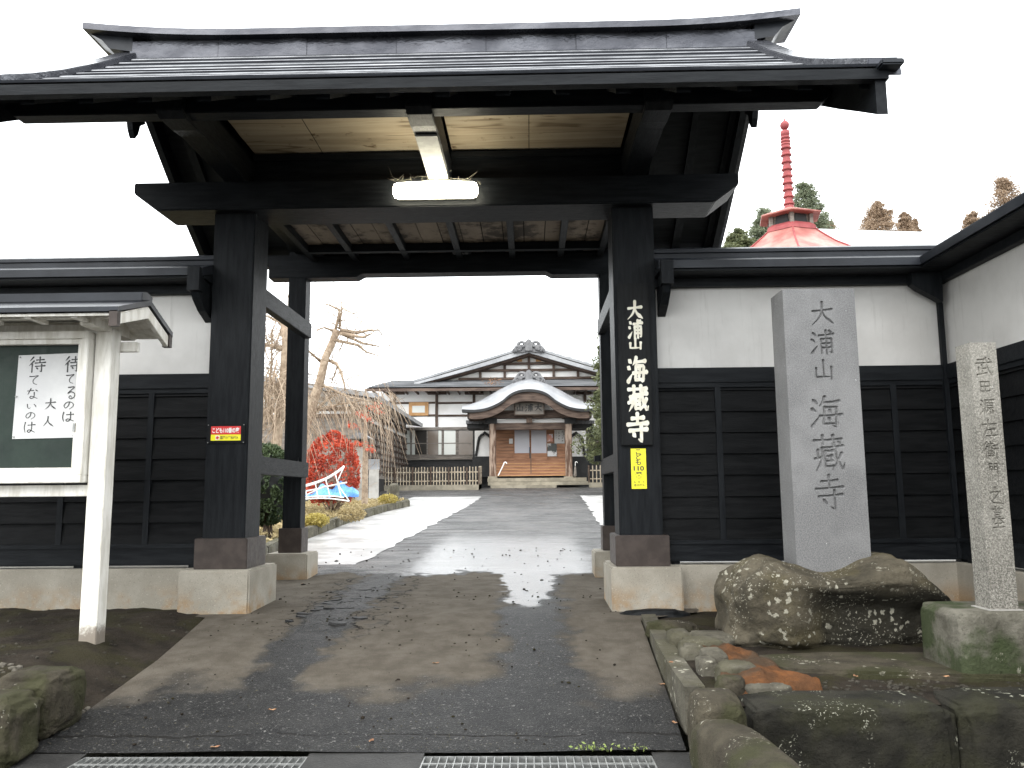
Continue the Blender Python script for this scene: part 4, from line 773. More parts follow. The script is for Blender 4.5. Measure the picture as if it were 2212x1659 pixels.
# strip window
win = tb('window', 'grey_wood', 142, 966, 892, 1222, YW - .03, YW - .004)
for u0, u1, mt in ((155, 282, 'window_paper'), (300, 328, 'window_paper'), (331, 441, 'window_dark'), (455, 553, 'window_brown'), (556, 586, 'window_paper'), (610, 722, 'window_paper'), (752, 888, 'window_brown')):
    tb('pane', mt, u0, 970, u1, 1091, YW - .04, YW - .031, win); tb('pane', mt, u0, 1099, u1, 1204, YW - .04, YW - .031, win)
for u in (290, 448, 598, 736): tb('mullion', 'grey_wood', u - 6, 967, u + 6, 1221, YW - .06, YW - .041, win)
for v in (1095, 1212): tb('glazing_bar', 'grey_wood', 146, v - 4, 890, v + 4, YW - .05, YW - .0405, win)
win = tb('window', 'grey_wood', 2000, 945, 2300, 1212, YW - .03, YW - .004); tb('pane', 'window_dark', 2008, 952, 2125, 1072, YW - .04, YW - .031, win); tb('pane', 'window_dark', 2008, 1080, 2125, 1204, YW - .04, YW - .031, win); tb('pane', 'window_dark', 2140, 952, 2290, 1204, YW - .04, YW - .031, win)
win = tb('small_window', 'new_wood', 270, 697, 458, 826, YW - .08, YW - .0035); tb('inner_frame', 'new_wood', 288, 716, 440, 810, YW - .1, YW - .081, win); tb('pane', 'window_paper', 302, 732, 424, 798, YW - .11, YW - .101, win)
for u in range(170, 1040, 30):
    if (u // 30) % 4: tb('vent_bar', 'grey_wood', u, 1352, u + 7, 1392, YW - .075, YW - .052)
# lower roof (pent) and eave
def quadroof(name, mat, f0, f1, b0, b1, th, parent):
    n = 9; vs = []; fs = []
    for i in range(n):
        for t, dz in ((i / n, .05), ((i + 1) / n + .01, .0)):
            for a, b in ((f0, b0), (f1, b1)): p = a.lerp(b, t); vs.append((p.x, p.y, p.z + dz))
        k_ = i * 4; fs.append((k_, k_ + 1, k_ + 3, k_ + 2))
        if i: fs.append((k_ - 2, k_ - 1, k_ + 1, k_))
    m1 = MB().add(vs, fs).build(name, mat, parent)
    MB().hexa([Vector((p.x, p.y, p.z - th)) for p in (f0, f1, b1, b0)], [Vector((p.x, p.y, p.z - .01)) for p in (f0, f1, b1, b0)]).build(name + '_decking', 'temple_wood_h', parent); return m1
quadroof('lower_roof', 'roof_metal', T(-160, 566, 32.7), T(2420, 546, 32.7), T(120, 492, 34.6), T(2300, 470, 34.6), .12, hall)
for i in range(24):
    u = -100 + i * 104; tb('eave_rafter', 'temple_wood', u, 572, u + 12, 590, 32.75, 33.99)
# gable
YG = 34.4
apex, gl, gr = T(1430, 215, YG), T(420, 515, YG), T(2440, 500, YG)
MB().prism([(gl.x, gl.z - .3), (apex.x, apex.z), (gr.x, gr.z - .3)], 'y', YG, YG + .2).build('gable_wall', 'temple_plaster', hall)
for v, u0, u1 in ((322, 1160, 1705), (386, 925, 1950), (466, 750, 2110)): tb('gable_beam', 'temple_wood_h', u0, v - 12, u1, v + 10, YG - .16, YG - .003)
for u, v0, v1 in ((1197, 285, 455), (1432, 215, 455), (1671, 285, 445), (960, 360, 455), (1907, 350, 445)): tb('gable_post', 'temple_wood', u - 12, v0, u + 12, v1, YG - .12, YG - .0035)
for u in (1340, 1523): tb('gable_vent', 'new_wood', u - 24, 262, u + 24, 305, YG - .05, YG - .002)
def barge(u0, v0, u1, v1, th, Y0, Y1, mat, name):
    pts = []
    for t in lin(0, 1, 10): 
        sag = -14 * math.sin(math.pi * t) * -1
        p = T(u0 + (u1 - u0) * t, v0 + (v1 - v0) * t + sag * .6, Y0); pts.append((p.x, p.z))
    k_ = th * .2232 / F * Y0
    MB().prism(pts + [(x, z - k_ * (1 - .5 * i / 10)) for i, (x, z) in reversed(list(enumerate(pts)))], 'y', Y0, Y1).build(name, mat, hall)
barge(1432, 172, 318, 508, 46, 33.6, 33.75, 'copper_sheet', 'gable_board'); barge(1430, 172, 2540, 500, 46, 33.6, 33.75, 'copper_sheet', 'gable_board')
barge(1432, 210, 330, 530, 30, 33.8, 34.39, 'temple_wood_h', 'gable_soffit'); barge(1430, 210, 2530, 520, 30, 33.8, 34.39, 'temple_wood_h', 'gable_soffit')
for (ua, va), nm in (((318, 505), 'upper_roof'), ((2540, 497), 'upper_roof')):
    a, b = T(1430, 170, 33.6), T(ua, va, 33.6); MB().hexa([a, b, Vector((b.x, 46, b.z)), Vector((a.x, 46, a.z))], [p + Vector((0, 0, .1)) for p in (a, b, Vector((b.x, 46, b.z)), Vector((a.x, 46, a.z)))]).build(nm, 'roof_metal', hall)
def onigawara(cu, vb, Y, w, h):
    """ridge-end ornament: centre plate with scrolled clouds both sides"""
    o = None; c = T(cu, vb, Y); kx = .2232 / F * Y
    P = [(-.13, 0), (-.13, .55), (-.10, .82), (-.05, .97), (0, 1), (.05, .97), (.10, .82), (.13, .55), (.13, 0)]
    o = MB().prism([(c.x + x * w * kx, c.z + z * h * kx) for x, z in P], 'y', Y - .12, Y + .1).build('ridge_ornament', 'roof_tile', hall, .02)
    for s_ in (-1, 1):
        for (ox, oz, r) in ((.22, .52, .15), (.34, .22, .12), (.46, .08, .07)):
            pts = [(c.x + s_ * (ox + r * (1 - t / 9) * math.cos(t)) * w * kx, Y - .05, c.z + (oz + r * (1 - t / 9) * math.sin(t) * w / h * .8) * h * kx) for t in lin(-1.2, 6.5, 22)]
            MB().tube(pts, .045 * w * kx * (1.2 if r > .1 else .8), 6).build('scroll', 'roof_tile', o, smooth=True)
        MB().prism([(c.x + s_ * .12 * w * kx, c.z - .02), (c.x + s_ * .5 * w * kx, c.z - .14 * h * kx), (c.x + s_ * .46 * w * kx, c.z + .1 * h * kx), (c.x + s_ * .2 * w * kx, c.z + .6 * h * kx), (c.x + s_ * .12 * w * kx, c.z + .7 * h * kx)], 'y', Y - .03, Y + .08).build('wing', 'roof_tile', o)
onigawara(1430, 205, 33.5, 290, 120); onigawara(1432, 505, 31.9, 290, 122)
# porch: curved gable
fc = [(783, 766), (900, 770), (1000, 757), (1080, 730), (1170, 682), (1250, 617), (1330, 582), (1432, 570), (1534, 582), (1614, 615), (1694, 678), (1784, 726), (1864, 750), (1964, 762), (2097, 753)]
bc = [(783, 763), (890, 715), (985, 668), (1060, 625), (1140, 578), (1225, 537), (1325, 494), (1432, 463), (1540, 494), (1640, 535), (1724, 574), (1804, 618), (1880, 660), (1975, 702), (2097, 750)]
YF, YB = 30.2, 32.6; rows = []; n_ = 5
def smooth_curve(P):
    P = np.array(P, float); Q = np.vstack([2 * P[0] - P[1], P, 2 * P[-1] - P[-2]]); out = []
    for i in range(len(P) - 1):
        a, b, c, d = Q[i:i + 4]
        for t in np.linspace(0, 1, 5, endpoint=False): out.append(.5 * (2 * b + (c - a) * t + (2 * a - 5 * b + 4 * c - d) * t * t + (3 * b - a - 3 * c + d) * t ** 3))
    return out + [P[-1]]
fcs, bcs = smooth_curve(fc), smooth_curve(bc); nn = len(fcs)
fp = [T(u, v, YF) for u, v in fcs]; bp_ = [T(u, v, YB) for u, v in bcs]
vs = []; fs = []
for j in range(7):
    t = j / 6
    for a, b in zip(fp, bp_): p = a.lerp(b, t); p.z += .12 * math.sin(math.pi * t); vs.append(p)
for j in range(6): fs += [(j * nn + i, j * nn + i + 1, (j + 1) * nn + i + 1, (j + 1) * nn + i) for i in range(nn - 1)]
MB().add(vs, fs).build('porch_roof', 'copper_sheet', hall, smooth=True)
def band(d0, d1, Y0, Y1, nm, mt, i0=0, i1=None, taper=0):
    P = fp[i0:i1]; m_ = len(P)
    up = [(p.x, p.z - d0) for p in P]; dn_ = [(p.x, p.z - d1 * (1 - taper * abs(2 * i / (m_ - 1) - 1))) for i, p in enumerate(P)]
    vs = []; fs = []
    for Yv in (Y0, Y1): vs += [(x, Yv, z) for x, z in up] + [(x, Yv, z) for x, z in dn_]
    for i in range(m_ - 1): fs += [(i, i + 1, m_ + i + 1, m_ + i), (2 * m_ + i, 3 * m_ + i, 3 * m_ + i + 1, 2 * m_ + i + 1), (m_ + i, m_ + i + 1, 3 * m_ + i + 1, 3 * m_ + i), (i, 2 * m_ + i, 2 * m_ + i + 1, i + 1)]
    fs += [(0, m_, 3 * m_, 2 * m_), (m_ - 1, 3 * m_ - 1, 4 * m_ - 1, 2 * m_ - 1)]
    return MB().add(vs, fs).build(nm, mt, hall, smooth=False)
band(.0, .10, YF - .02, YF + .3, 'porch_roof_edge', 'dark_void'); band(.10, .44, YF + .06, YF + .2, 'porch_bargeboard', 'temple_wood_h', 3, -3, .25); band(.10, .3, YF + .2, YB, 'porch_soffit', 'temple_wood_h', 2, -2)
pb_ = []
tb('porch_gable', 'temple_plaster', 1170, 690, 1710, 800, 31.05, 31.1)
for u0, u1, nm in ((1048, 1112, 'porch_pillar'), (1785, 1850, 'porch_pillar')): tb(nm, 'pillar_wood', u0, 905, u1, 1428, 30.9, 31.14, bevel=.02); tb('pillar_base', 'stone_step', u0 - 12, 1415, u1 + 12, 1434, 30.85, 31.2)
tb('porch_beam', 'temple_wood_h', 1040, 775, 1860, 850, 30.95, 31.3); tb('porch_beam', 'temple_wood_h', 1112, 896, 1785, 960, 30.97, 31.25); tb('transom', 'temple_plaster', 1112, 866, 1785, 896, 31.2, 31.24)
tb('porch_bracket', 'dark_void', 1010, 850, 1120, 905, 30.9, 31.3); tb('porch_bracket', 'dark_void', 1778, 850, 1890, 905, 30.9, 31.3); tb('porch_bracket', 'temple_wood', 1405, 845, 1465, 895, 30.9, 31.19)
for u0, u1 in ((820, 1050), (1845, 2068)):
    for i in range(7): a = u0 + (u1 - u0) * i / 7; tb('roof_tile', 'roof_tile', a + 2, 872, a + (u1 - u0) / 7 - 2, 905, 31.5, 32.4)
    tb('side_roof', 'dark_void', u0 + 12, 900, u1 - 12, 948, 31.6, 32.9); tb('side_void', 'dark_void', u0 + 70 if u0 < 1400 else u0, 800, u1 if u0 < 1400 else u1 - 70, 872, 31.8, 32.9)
# plaque
pq = tb('plaque', 'temple_wood_h', 1288, 690, 1582, 824, 30.7, 30.8); tb('plaque_face', 'grey_wood', 1299, 701, 1572, 814, 30.68, 30.699, pq)
pits = []
for ch, u0, u1 in (('山', 1305, 1382), ('浦', 1394, 1474), ('大', 1480, 1562)):
    a, b = T(u0, 712, 30.67), T(u1, 788, 30.67); pits.append((ch, a.x, a.z, b.x - a.x, a.z - b.z))
brush(pits, 13, lambda x, z, l: (x, 30.675 - l * 8, z)).build('character', 'ink', pq)
# side bays with bell-shaped windows
for u0, u1, flip in ((905, 1050, 0), (1845, 1988, 1)):
    tb('side_panel', 'temple_plaster', u0, 945, u1, 1222, 33.5, 33.6); e0, e1 = (u0 - 14, u0) if not flip else (u1, u1 + 14); tb('side_post', 'dark_void', e0, 940, e1, 1225, 33.48, 33.62); tb('side_base', 'dark_void', u0 - 20, 1222, u1 + 20, 1420, 33.46, 33.6)
    C = [(918, 1218), (930, 1150), (940, 1080), (950, 1040), (968, 1018), (990, 1006), (1004, 988), (1018, 1004), (1040, 1016), (1060, 1038)]
    if flip: C = [(2893 - u, v + 2) for u, v in C]
    MB().tube([T(u, v, 33.47) for u, v in C], .055, 6).build('bell_window_frame', 'dark_void', hall)
# doors
YD = 32.2
tb('door_wall', 'door_wood', 1112, 955, 1788, 1275, YD, YD + .1)
for i in range(9): tb('board', 'door_wood', 1122, 972 + i * 32.5, 1282, 1001 + i * 32.5, YD - .02, YD - .001); tb('board', 'door_wood', 1700, 972 + i * 32.5, 1780, 1001 + i * 32.5, YD - .02, YD - .001)
for u0, u1 in ((1286, 1443), (1447, 1608)):
    d = tb('door', 'door_wood', u0, 960, u1, 1268, YD - .06, YD - .021); tb('pane', 'frosted', u0 + 7, 967, u1 - 7, 1190, YD - .068, YD - .061, d)
    for i in range(4): tb('board', 'door_wood', u0 + 7, 1198 + i * 17, u1 - 7, 1212 + i * 17, YD - .068, YD - .061, d)
tb('door_handle', 'dark_void', 1436, 1130, 1446, 1240, YD - .1, YD - .07)
for i in range(5): tb('step', 'door_wood', 1112, 1268 + i * 29, 1788, 1293 + i * 29, YD - .1 - .2 * i, YD + .05 - .16 * i)
for i in range(5): tb('step_nosing', 'new_wood', 1113, 1289 + i * 29, 1787, 1294 + i * 29, YD - .115 - .2 * i, YD - .101 - .2 * i)
for i in range(8): tb('board_gap', 'temple_wood', 1122, 1001.5 + i * 32.5, 1282, 1004 + i * 32.5, YD - .012, YD - .0012); tb('board_gap', 'temple_wood', 1700, 1001.5 + i * 32.5, 1780, 1004 + i * 32.5, YD - .012, YD - .0012)
tb('handrail', 'temple_wood', 1447, 1190, 1455, 1388, 31.15, 31.19)
tb('platform', 'stone_step', 1030, 1430, 1990, 1464, 30.45, 33.9); tb('platform_step', 'stone_step', 1035, 1466, 2010, 1500, 30.1, 30.448); tb('platform_step', 'stone_step', 1060, 1500, 1700, 1530, 29.8, 30.098)
# rear wing roof seen to the right of the gable
quadroof('rear_roof', 'zinc_roof', T(1300, 340, 40), T(3000, 420, 40), T(1540, 166, 44), T(3000, 290, 44), .2, hall)
MB().hexa([T(1540, 172, 43.9), T(3000, 296, 43.9), T(3000, 296, 44.3), T(1540, 172, 44.3)], [T(1540, 160, 43.9), T(3000, 284, 43.9), T(3000, 284, 44.3), T(1540, 160, 44.3)]).build('rear_ridge', 'roof_metal', hall)
# red leaves fallen on the lower roof
lp = []
for i in range(110): p = T(1085 + random.gauss(0, 36), 519, 33.4); dy = random.gauss(0, .22); lp.append((p.x, 33.38 + dy, p.z + .05 + dy * .55 + random.random() * .03))
o = leaf_cloud(0, lp, .035, .5).build('leaf_litter', 'leaf_litter'); o['kind'] = 'stuff'; tag(o, 'patch of red fallen leaves on the temple lower roof', 'leaves')
# posters and small things at the door
def poster(name, mat, u0, v0, u1, v1, label):
    t = thing(name, T((u0 + u1) / 2, v1, YD - .075), label, 'poster'); tb('sheet', mat, u0, v0, u1, v1, YD - .078, YD - .07, t); return t
poster('poster', 'poster_picture', 1609, 1005, 1662, 1078, 'small colourful poster on the temple door wall'); poster('poster', 'calligraphy_photo', 1611, 1096, 1701, 1221, 'dark photograph poster on the temple door wall')
t = poster('poster', 'paper', 1678, 965, 1776, 1096, 'white calligraphy sheet hung high on the temple door wall')
cb = []
for (u, v, s_) in [(1745, 968, 26), (1752, 998, 24), (1748, 1030, 22), (1748, 1058, 24), (1712, 985, 20), (1716, 1012, 18), (1714, 1042, 20), (1690, 975, 12), (1690, 995, 12), (1690, 1015, 12), (1690, 1035, 12)]:
    a, b = T(u, v, YD - .08), T(u + s_, v + s_, YD - .08); cb.append((random.choice('待寺海山て人'), a.x, a.z, b.x - a.x, a.z - b.z))
mb = MB()
for (c, x, z, w, h) in cb:          # illegible small brush marks
    for q in range(4): x0, z0 = x + random.random() * w * .5, z - random.random() * h; mb.add([(x0, YD - .0795 - q * .0004, z0), (x0 + w * .45, YD - .0795 - q * .0004, z0 + .01), (x0 + w * .4, YD - .0795 - q * .0004, z0 - h * .12), (x0, YD - .0795 - q * .0004, z0 - h * .1)], [(0, 1, 2, 3)])
mb.build('brush_marks', 'ink', t)
poster('poster', 'paper', 1240, 1050, 1276, 1098, 'little white notice beside the temple door pane')
def hook(u0, v0, u1, v1, Y, name, mat, label, cat):
    a, b = T(u0, v0, Y), T(u1, v1, Y); d = (b - a); pts = [a, a.lerp(b, .5), b]
    for t in lin(0, 3.0, 7): pts.append(b + Vector((.055 - .055 * math.cos(t), 0, .07 * math.sin(t))))
    return tag(MB().tube(pts, .022, 6).build(name, mat), label, cat)
hook(1135, 1408, 1188, 1296, 30.8, 'walking_cane', 'white_metal', 'pale walking cane leaning beside the left porch pillar', 'cane')
us = thing('umbrella', T(1878, 1425, 30.8), 'folded umbrella standing beside the right porch pillar', 'umbrella')
a, b = T(1878, 1425, 30.8), T(1880, 1310, 30.8); MB().tube([a, a.lerp(b, .15), a.lerp(b, .8), b], [.02, .06, .035, .012], 8).build('canopy', 'grey_wood', us); MB().tube([b] + [b + Vector((.04 - .04 * math.cos(t), 0, .09 + .05 * math.sin(t))) for t in lin(0, 3, 6)], .012, 6).build('handle', 'white_metal', us)

# bamboo fences
def fence(name, label, pts, n, hgt):
    f = thing(name, pts[0], label, 'fence', 'bamboo fences before the temple hall')
    seg = []
    for a, b in zip(pts[:-1], pts[1:]):
        L = (b - a).length; m_ = max(2, int(n * L / 4.5)); d = (b - a) / L
        MB().hexa([a + Vector((0, -.12, -.3)), b + Vector((0, -.12, -.3)), b + Vector((0, .12, -.3)), a + Vector((0, .12, -.3))], [a + Vector((0, -.12, .17)), b + Vector((0, -.12, .17)), b + Vector((0, .12, .17)), a + Vector((0, .12, .17))]).build('kerb', 'stone_step', f)
        for z in (.30, hgt - .18): MB().tube([a + Vector((0, 0, z)), b + Vector((0, 0, z))], .022, 6).build('rail', 'bamboo', f)
        for i in range(m_ + 1):
            p = a.lerp(b, i / m_); h_ = hgt + random.uniform(-.02, .02); MB().tube([p + Vector((0, -.03, .17)), p + Vector((0, -.03, h_))], .02 if i % 6 else .036, 6).build('slat' if i % 6 else 'post', 'bamboo' if i % 6 else 'dark_bark', f)
g0 = lambda x, y: Vector((x, y, gh(y)))
fence('bamboo_fence', 'long low bamboo slat fence on a stone kerb before the strip window', [g0(-5.9, 28.6), g0(-1.75, 28.6), g0(-1.75, 30.0)], 44, .78)
fence('bamboo_fence', 'short low bamboo slat fence right of the porch steps', [g0(2.12, 30.0), g0(4.6, 30.0)], 34, .78)

# annex building on the left
an = thing('annex_building', (-7.5, 27, .9), 'weathered plaster and board annex beside the bare cherry tree', 'building')
A5 = lambda u, v, Y: at(548.6 + .1488 * u, 850.3 + .1488 * v, Y)
ax1 = -5.02; y0a, y1a = 24., 33.6; gz0 = gh(24) - .3
zt = A5(1200, -20, 24).z; zm = A5(1200, 335, 24).z; zb_ = A5(1200, 880, 24).z
box('wall', 'temple_plaster', an, -11, ax1, y0a, y1a, gz0, zt)
box('cladding', 'grey_wood', an, -11, ax1 + .03, y0a - .03, y1a, gz0 + .9, zm)
box('dark_base', 'dark_void', an, -11, ax1 + .02, y0a - .02, y1a - .1, gz0, gz0 + .898)
for i in range(9): z = gz0 + .92 + (zm - gz0 - .92) * i / 9; box('clapboard', 'grey_wood', an, -11, ax1 - .25, y0a - .055, y0a - .031, z, z + (zm - gz0 - .92) / 9 - .012)
for x in (-8.2, -6.6, -5.1): box('wall_post', 'temple_wood', an, x - .09, x + .09, y0a - .05, y0a - .001, zm + .002, zt)
zc = A5(1200, 220, 24).z; box('wall_rail', 'temple_wood_h', an, -11, ax1 - .17, y0a - .04, y0a - .0012, zc - .06, zc + .06); box('wall_rail', 'temple_wood_h', an, -11, ax1 + .04, y0a - .06, y0a - .0014, zm - .05, zm + .08)
for y in (25.5, 28.2, 31): box('wall_post', 'temple_wood', an, ax1 + .001, ax1 + .05, y - .08, y + .08, zm, zt)
box('wall_rail', 'temple_wood', an, ax1 + .001, ax1 + .045, y0a + .1, y1a, zc - .06, zc + .06)
for i in range(14):
    y = 24.3 + i * .65; box('lattice_bar', 'temple_wood', an, ax1 + .031, ax1 + .06, y, y + .08, gz0 + 1.0, zm - .06)
for i in range(10): z = gz0 + 1.1 + i * .21; box('lattice_rail', 'temple_wood', an, ax1 + .0605, ax1 + .08, 24.2, 33.4, z, z + .05)
ez_ = A5(1640, 0, 23.2).z; ap = at(600, 812, 23.2).z
for y0_, y1_ in ((23.2, 33.7),):
    MB().prism([(-4.35, ez_ - .12), (-8.1, ap - .05), (-11.9, ez_ - .12), (-11.9, ez_ + .02), (-8.1, ap + .1), (-4.35, ez_ + .02)], 'y', y0_, y1_).build('roof', 'roof_metal', an)
MB().prism([(-4.45, ez_ - .16), (-8.1, ap - .09), (-8.1, ap - .3), (-4.45, ez_ - .34)], 'y', 23.22, 23.3).build('bargeboard', 'grey_wood', an)
MB().prism([(-5.02, zt), (-8.1, ap - .05), (-11, zt)], 'y', 24.02, 24.1).build('gable_wall', 'temple_plaster', an)

# ---------------------------------------------------------------- trees and shrubs
def twigs(mb, start, d, L, r, depth, droop=0., spread=.6, seg=5, n=2):
    p = Vector(start); d = Vector(d).normalized(); pts = [p.copy()]; rr = [r]
    for i in range(seg):
        d = (d + Vector((random.gauss(0, .16), random.gauss(0, .16), random.gauss(0, .12) - droop))).normalized(); p = p + d * L / seg; pts.append(p.copy()); rr.append(max(r * (1 - .75 * (i + 1) / seg), .003))
    mb.tube(pts, rr, 5 if r > .02 else 3)
    if depth > 0:
        for _ in range(n):
            i = random.randint(1, seg); ax = Vector((random.gauss(0, 1), random.gauss(0, 1), random.gauss(0, .6))).normalized()
            twigs(mb, pts[i], (pts[i] - pts[i - 1]).normalized() + ax * spread, L * random.uniform(.5, .75), max(rr[i] * .7, .003), depth - 1, droop * 1.3, spread, seg, n)
def cherry(name, Y, trunk, limbs, label, seed, tw):
    random.seed(seed); base = at(trunk[0][0], trunk[0][1], Y); t = thing(name, (base.x, Y, gh(Y)), label, 'tree', 'bare trees in the garden island')
    mb = MB(); P = [at(x, y, Y) + Vector((0, random.gauss(0, .05), 0)) for x, y, w in trunk]; P[0].z = gh(Y) - .1
    mb.tube(P, [w / F * Y / 2 for x, y, w in trunk], 10); mb.build('trunk', 'cherry_bark', t, smooth=True)
    mb = MB(); ends = []
    for lb in limbs:
        yo = random.uniform(-.8, .8); Q = [at(x, y, Y) + Vector((0, yo * i / len(lb), 0)) for i, (x, y, w) in enumerate(lb)]; mb.tube(Q, [w / F * Y / 2 for x, y, w in lb], 7)
        for a, b, (x, y, w) in zip(Q[:-1], Q[1:], lb[1:]):
            for _ in range(tw): ends.append((a.lerp(b, random.random()), (b - a).normalized(), w / F * Y / 2))
    mb.build('limbs', 'cherry_bark', t, smooth=True)
    mb = MB()
    for p, d, r in ends: twigs(mb, p, d * .5 + Vector((random.gauss(0, .7), random.gauss(0, .7), random.gauss(.2, .7))), random.uniform(.25, .7), min(.012, r * .5), 2, .06, .7)
    return t, mb
t1, mb = cherry('cherry_tree', 16.5, [(632, 1085, 34), (640, 1010, 30), (650, 950, 27), (668, 900, 24), (690, 830, 20), (706, 775, 17), (718, 735, 16), (728, 712, 17)],
    [[(735, 713, 9), (768, 716, 8), (790, 708, 6), (810, 704, 4), (815, 712, 2)], [(735, 720, 9), (765, 728, 8), (790, 734, 6), (812, 728, 3)], [(735, 720, 8), (780, 738, 6), (812, 741, 3)], [(722, 734, 8), (742, 738, 7), (770, 743, 7), (788, 757, 4), (815, 765, 2)],
     [(724, 714, 7), (732, 690, 6), (737, 672, 6), (720, 665, 4), (704, 660, 2)], [(733, 712, 6), (737, 685, 5), (742, 668, 4), (765, 680, 3), (785, 676, 1.5)], [(738, 672, 4), (735, 640, 2), (740, 628, 1)], [(718, 714, 6), (706, 712, 4), (696, 722, 3)],
     [(708, 778, 8), (728, 786, 8), (738, 802, 6), (746, 825, 5), (752, 845, 3)], [(730, 787, 4), (720, 812, 3), (712, 828, 2)], [(748, 820, 3), (770, 811, 2), (820, 818, 1.2)], [(694, 782, 7), (675, 764, 5), (664, 752, 3)],
     [(676, 870, 8), (655, 850, 6), (640, 850, 5)], [(690, 832, 6), (712, 838, 6), (735, 850, 5), (760, 860, 4), (800, 868, 3)], [(672, 890, 7), (700, 880, 6), (730, 870, 5), (770, 862, 3)], [(664, 905, 9), (690, 875, 7), (712, 850, 4)], [(655, 940, 8), (640, 900, 6), (628, 860, 4)]],
    'bare pale cherry tree with pruned limbs and drooping twigs beside the red maple', 5, 3)
for i in range(170):                       # long weeping shoots
    x, y = (random.uniform(690, 850), random.uniform(835, 880)) if i < 130 else (random.uniform(640, 700), random.uniform(850, 930)); p = at(x, y, random.uniform(15.6, 17.5)); L = random.uniform(.5, 1.7); d = Vector((random.gauss(.35, .35), random.gauss(0, .3), -.4)); pts = [p]
    for q in range(6): d = (d + Vector((random.gauss(0, .08), random.gauss(0, .08), -.28))).normalized(); p = p + d * L / 6; pts.append(p)
    mb.tube(pts, [.006, .006, .0055, .005, .004, .003, .002], 3)
mb.build('twigs', 'cherry_bark', t1)['kind'] = 'stuff'
t2, mb = cherry('cherry_tree', 13.5, [(585, 1080, 26), (590, 1000, 24), (598, 930, 22), (606, 860, 20), (612, 800, 20), (618, 740, 18), (612, 700, 14)],
    [[(612, 755, 12), (596, 748, 10), (574, 744, 9), (545, 735, 7)], [(614, 710, 10), (600, 690, 8), (578, 682, 6), (560, 670, 4)], [(602, 900, 8), (582, 860, 7), (566, 830, 5)], [(608, 850, 8), (626, 830, 7), (650, 820, 4)], [(600, 930, 9), (580, 900, 8), (572, 850, 6), (575, 780, 5), (572, 700, 4)], [(616, 740, 6), (630, 700, 4), (650, 640, 2)], [(606, 870, 6), (590, 820, 5), (600, 780, 3)]],
    'bare pale tree seen between the two gate posts behind the green bush', 9, 9)
for i in range(160):
    p = at(random.uniform(560, 640), random.uniform(790, 900), random.uniform(13, 14.2)); L = random.uniform(.4, 1.2); d = Vector((random.gauss(0, .5), random.gauss(0, .3), -.2)); pts = [p]
    for q in range(5): d = (d + Vector((0, 0, -.25)) + Vector((random.gauss(0, .12), 0, 0))).normalized(); p = p + d * L / 5; pts.append(p)
    mb.tube(pts, [.008, .007, .006, .005, .004, .003], 3)
mb.build('twigs', 'cherry_bark', t2)['kind'] = 'stuff'
random.seed(77)
def dome_pts(n, c, r, shell=.75, lobes=0, cut=-1):
    out = []
    while len(out) < n:
        d = rng.normal(size=3); d /= np.linalg.norm(d)
        if d[2] < cut: continue
        R = shell + (1 - shell) * rng.random() ** .5; w = 1 + lobes * noise.noise(Vector(d) * 3.1 + Vector(c)) + lobes * .6 * noise.noise(Vector(d) * 7)
        if lobes and noise.noise(Vector(d) * 5.3 + Vector(c) * 2) < -.12: continue
        out.append(np.array(c) + d * R * w * np.array(r))
    return out
# clipped red maple
YM = 16.; mc = at(717, 1010, YM); mpl = thing('maple_shrub', (mc.x, YM, gh(YM)), 'clipped dome of scarlet maple leaves in the garden island', 'shrub')
leaf_cloud(0, dome_pts(6500, (mc.x, YM, mc.z - .1), (.53, .5, .78), .82, .09, -.75), .032).build('crown', 'maple_leaf', mpl)
mb = MB()
for i in range(26): d = Vector((random.gauss(0, .3), random.gauss(0, .3), 1)); twigs(mb, (mc.x, YM, gh(YM)), d, .8, .02, 2, .0, .4, 5, 3)
mb.build('stems', 'cherry_bark', mpl)
# thin maple with a few leaves
ym = 18.; b0 = at(788, 1080, ym); b1 = at(790, 880, ym); tm = thing('young_maple', (b0.x, ym, gh(ym)), 'thin pale maple stem with sparse red leaves behind the red shrub', 'tree')
MB().tube([Vector((b0.x, ym, gh(ym) - .05)), b0.lerp(b1, .4), b1], [.075, .06, .03], 8).build('trunk', 'cherry_bark', tm)
lp = []
for x, y, s_ in ((762, 920, 8), (780, 895, 10), (808, 880, 12), (783, 960, 10), (770, 958, 8), (795, 905, 8), (820, 890, 6), (800, 972, 5)):
    c = at(x, y, ym); lp += [np.array(c) + rng.normal(size=3) * (s_ / F * ym * .6, .2, s_ / F * ym * .35) for _ in range(60)]
leaf_cloud(0, lp, .035).build('leaves', 'maple_leaf', tm)
# green bush between the posts
yb_ = 11.2; bc_ = at(585, 1030, yb_); gb = thing('clipped_bush', (bc_.x, yb_, gh(yb_)), 'rounded dark green evergreen bush between the gate posts', 'bush')
leaf_cloud(0, dome_pts(14000, (bc_.x - .05, yb_, bc_.z - .10), (.39, .36, .56), .8, .06), .022).build('crown', 'bush_leaf', gb)
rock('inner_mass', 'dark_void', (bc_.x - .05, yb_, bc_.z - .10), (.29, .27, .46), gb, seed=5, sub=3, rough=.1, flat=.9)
mb = MB(); [mb.tube([(bc_.x + random.gauss(0, .05), yb_ + random.gauss(0, .05), gh(yb_) - .05), (bc_.x + random.gauss(0, .15), yb_, bc_.z)], .015, 5) for _ in range(6)]; mb.build('stems', 'dark_bark', gb)
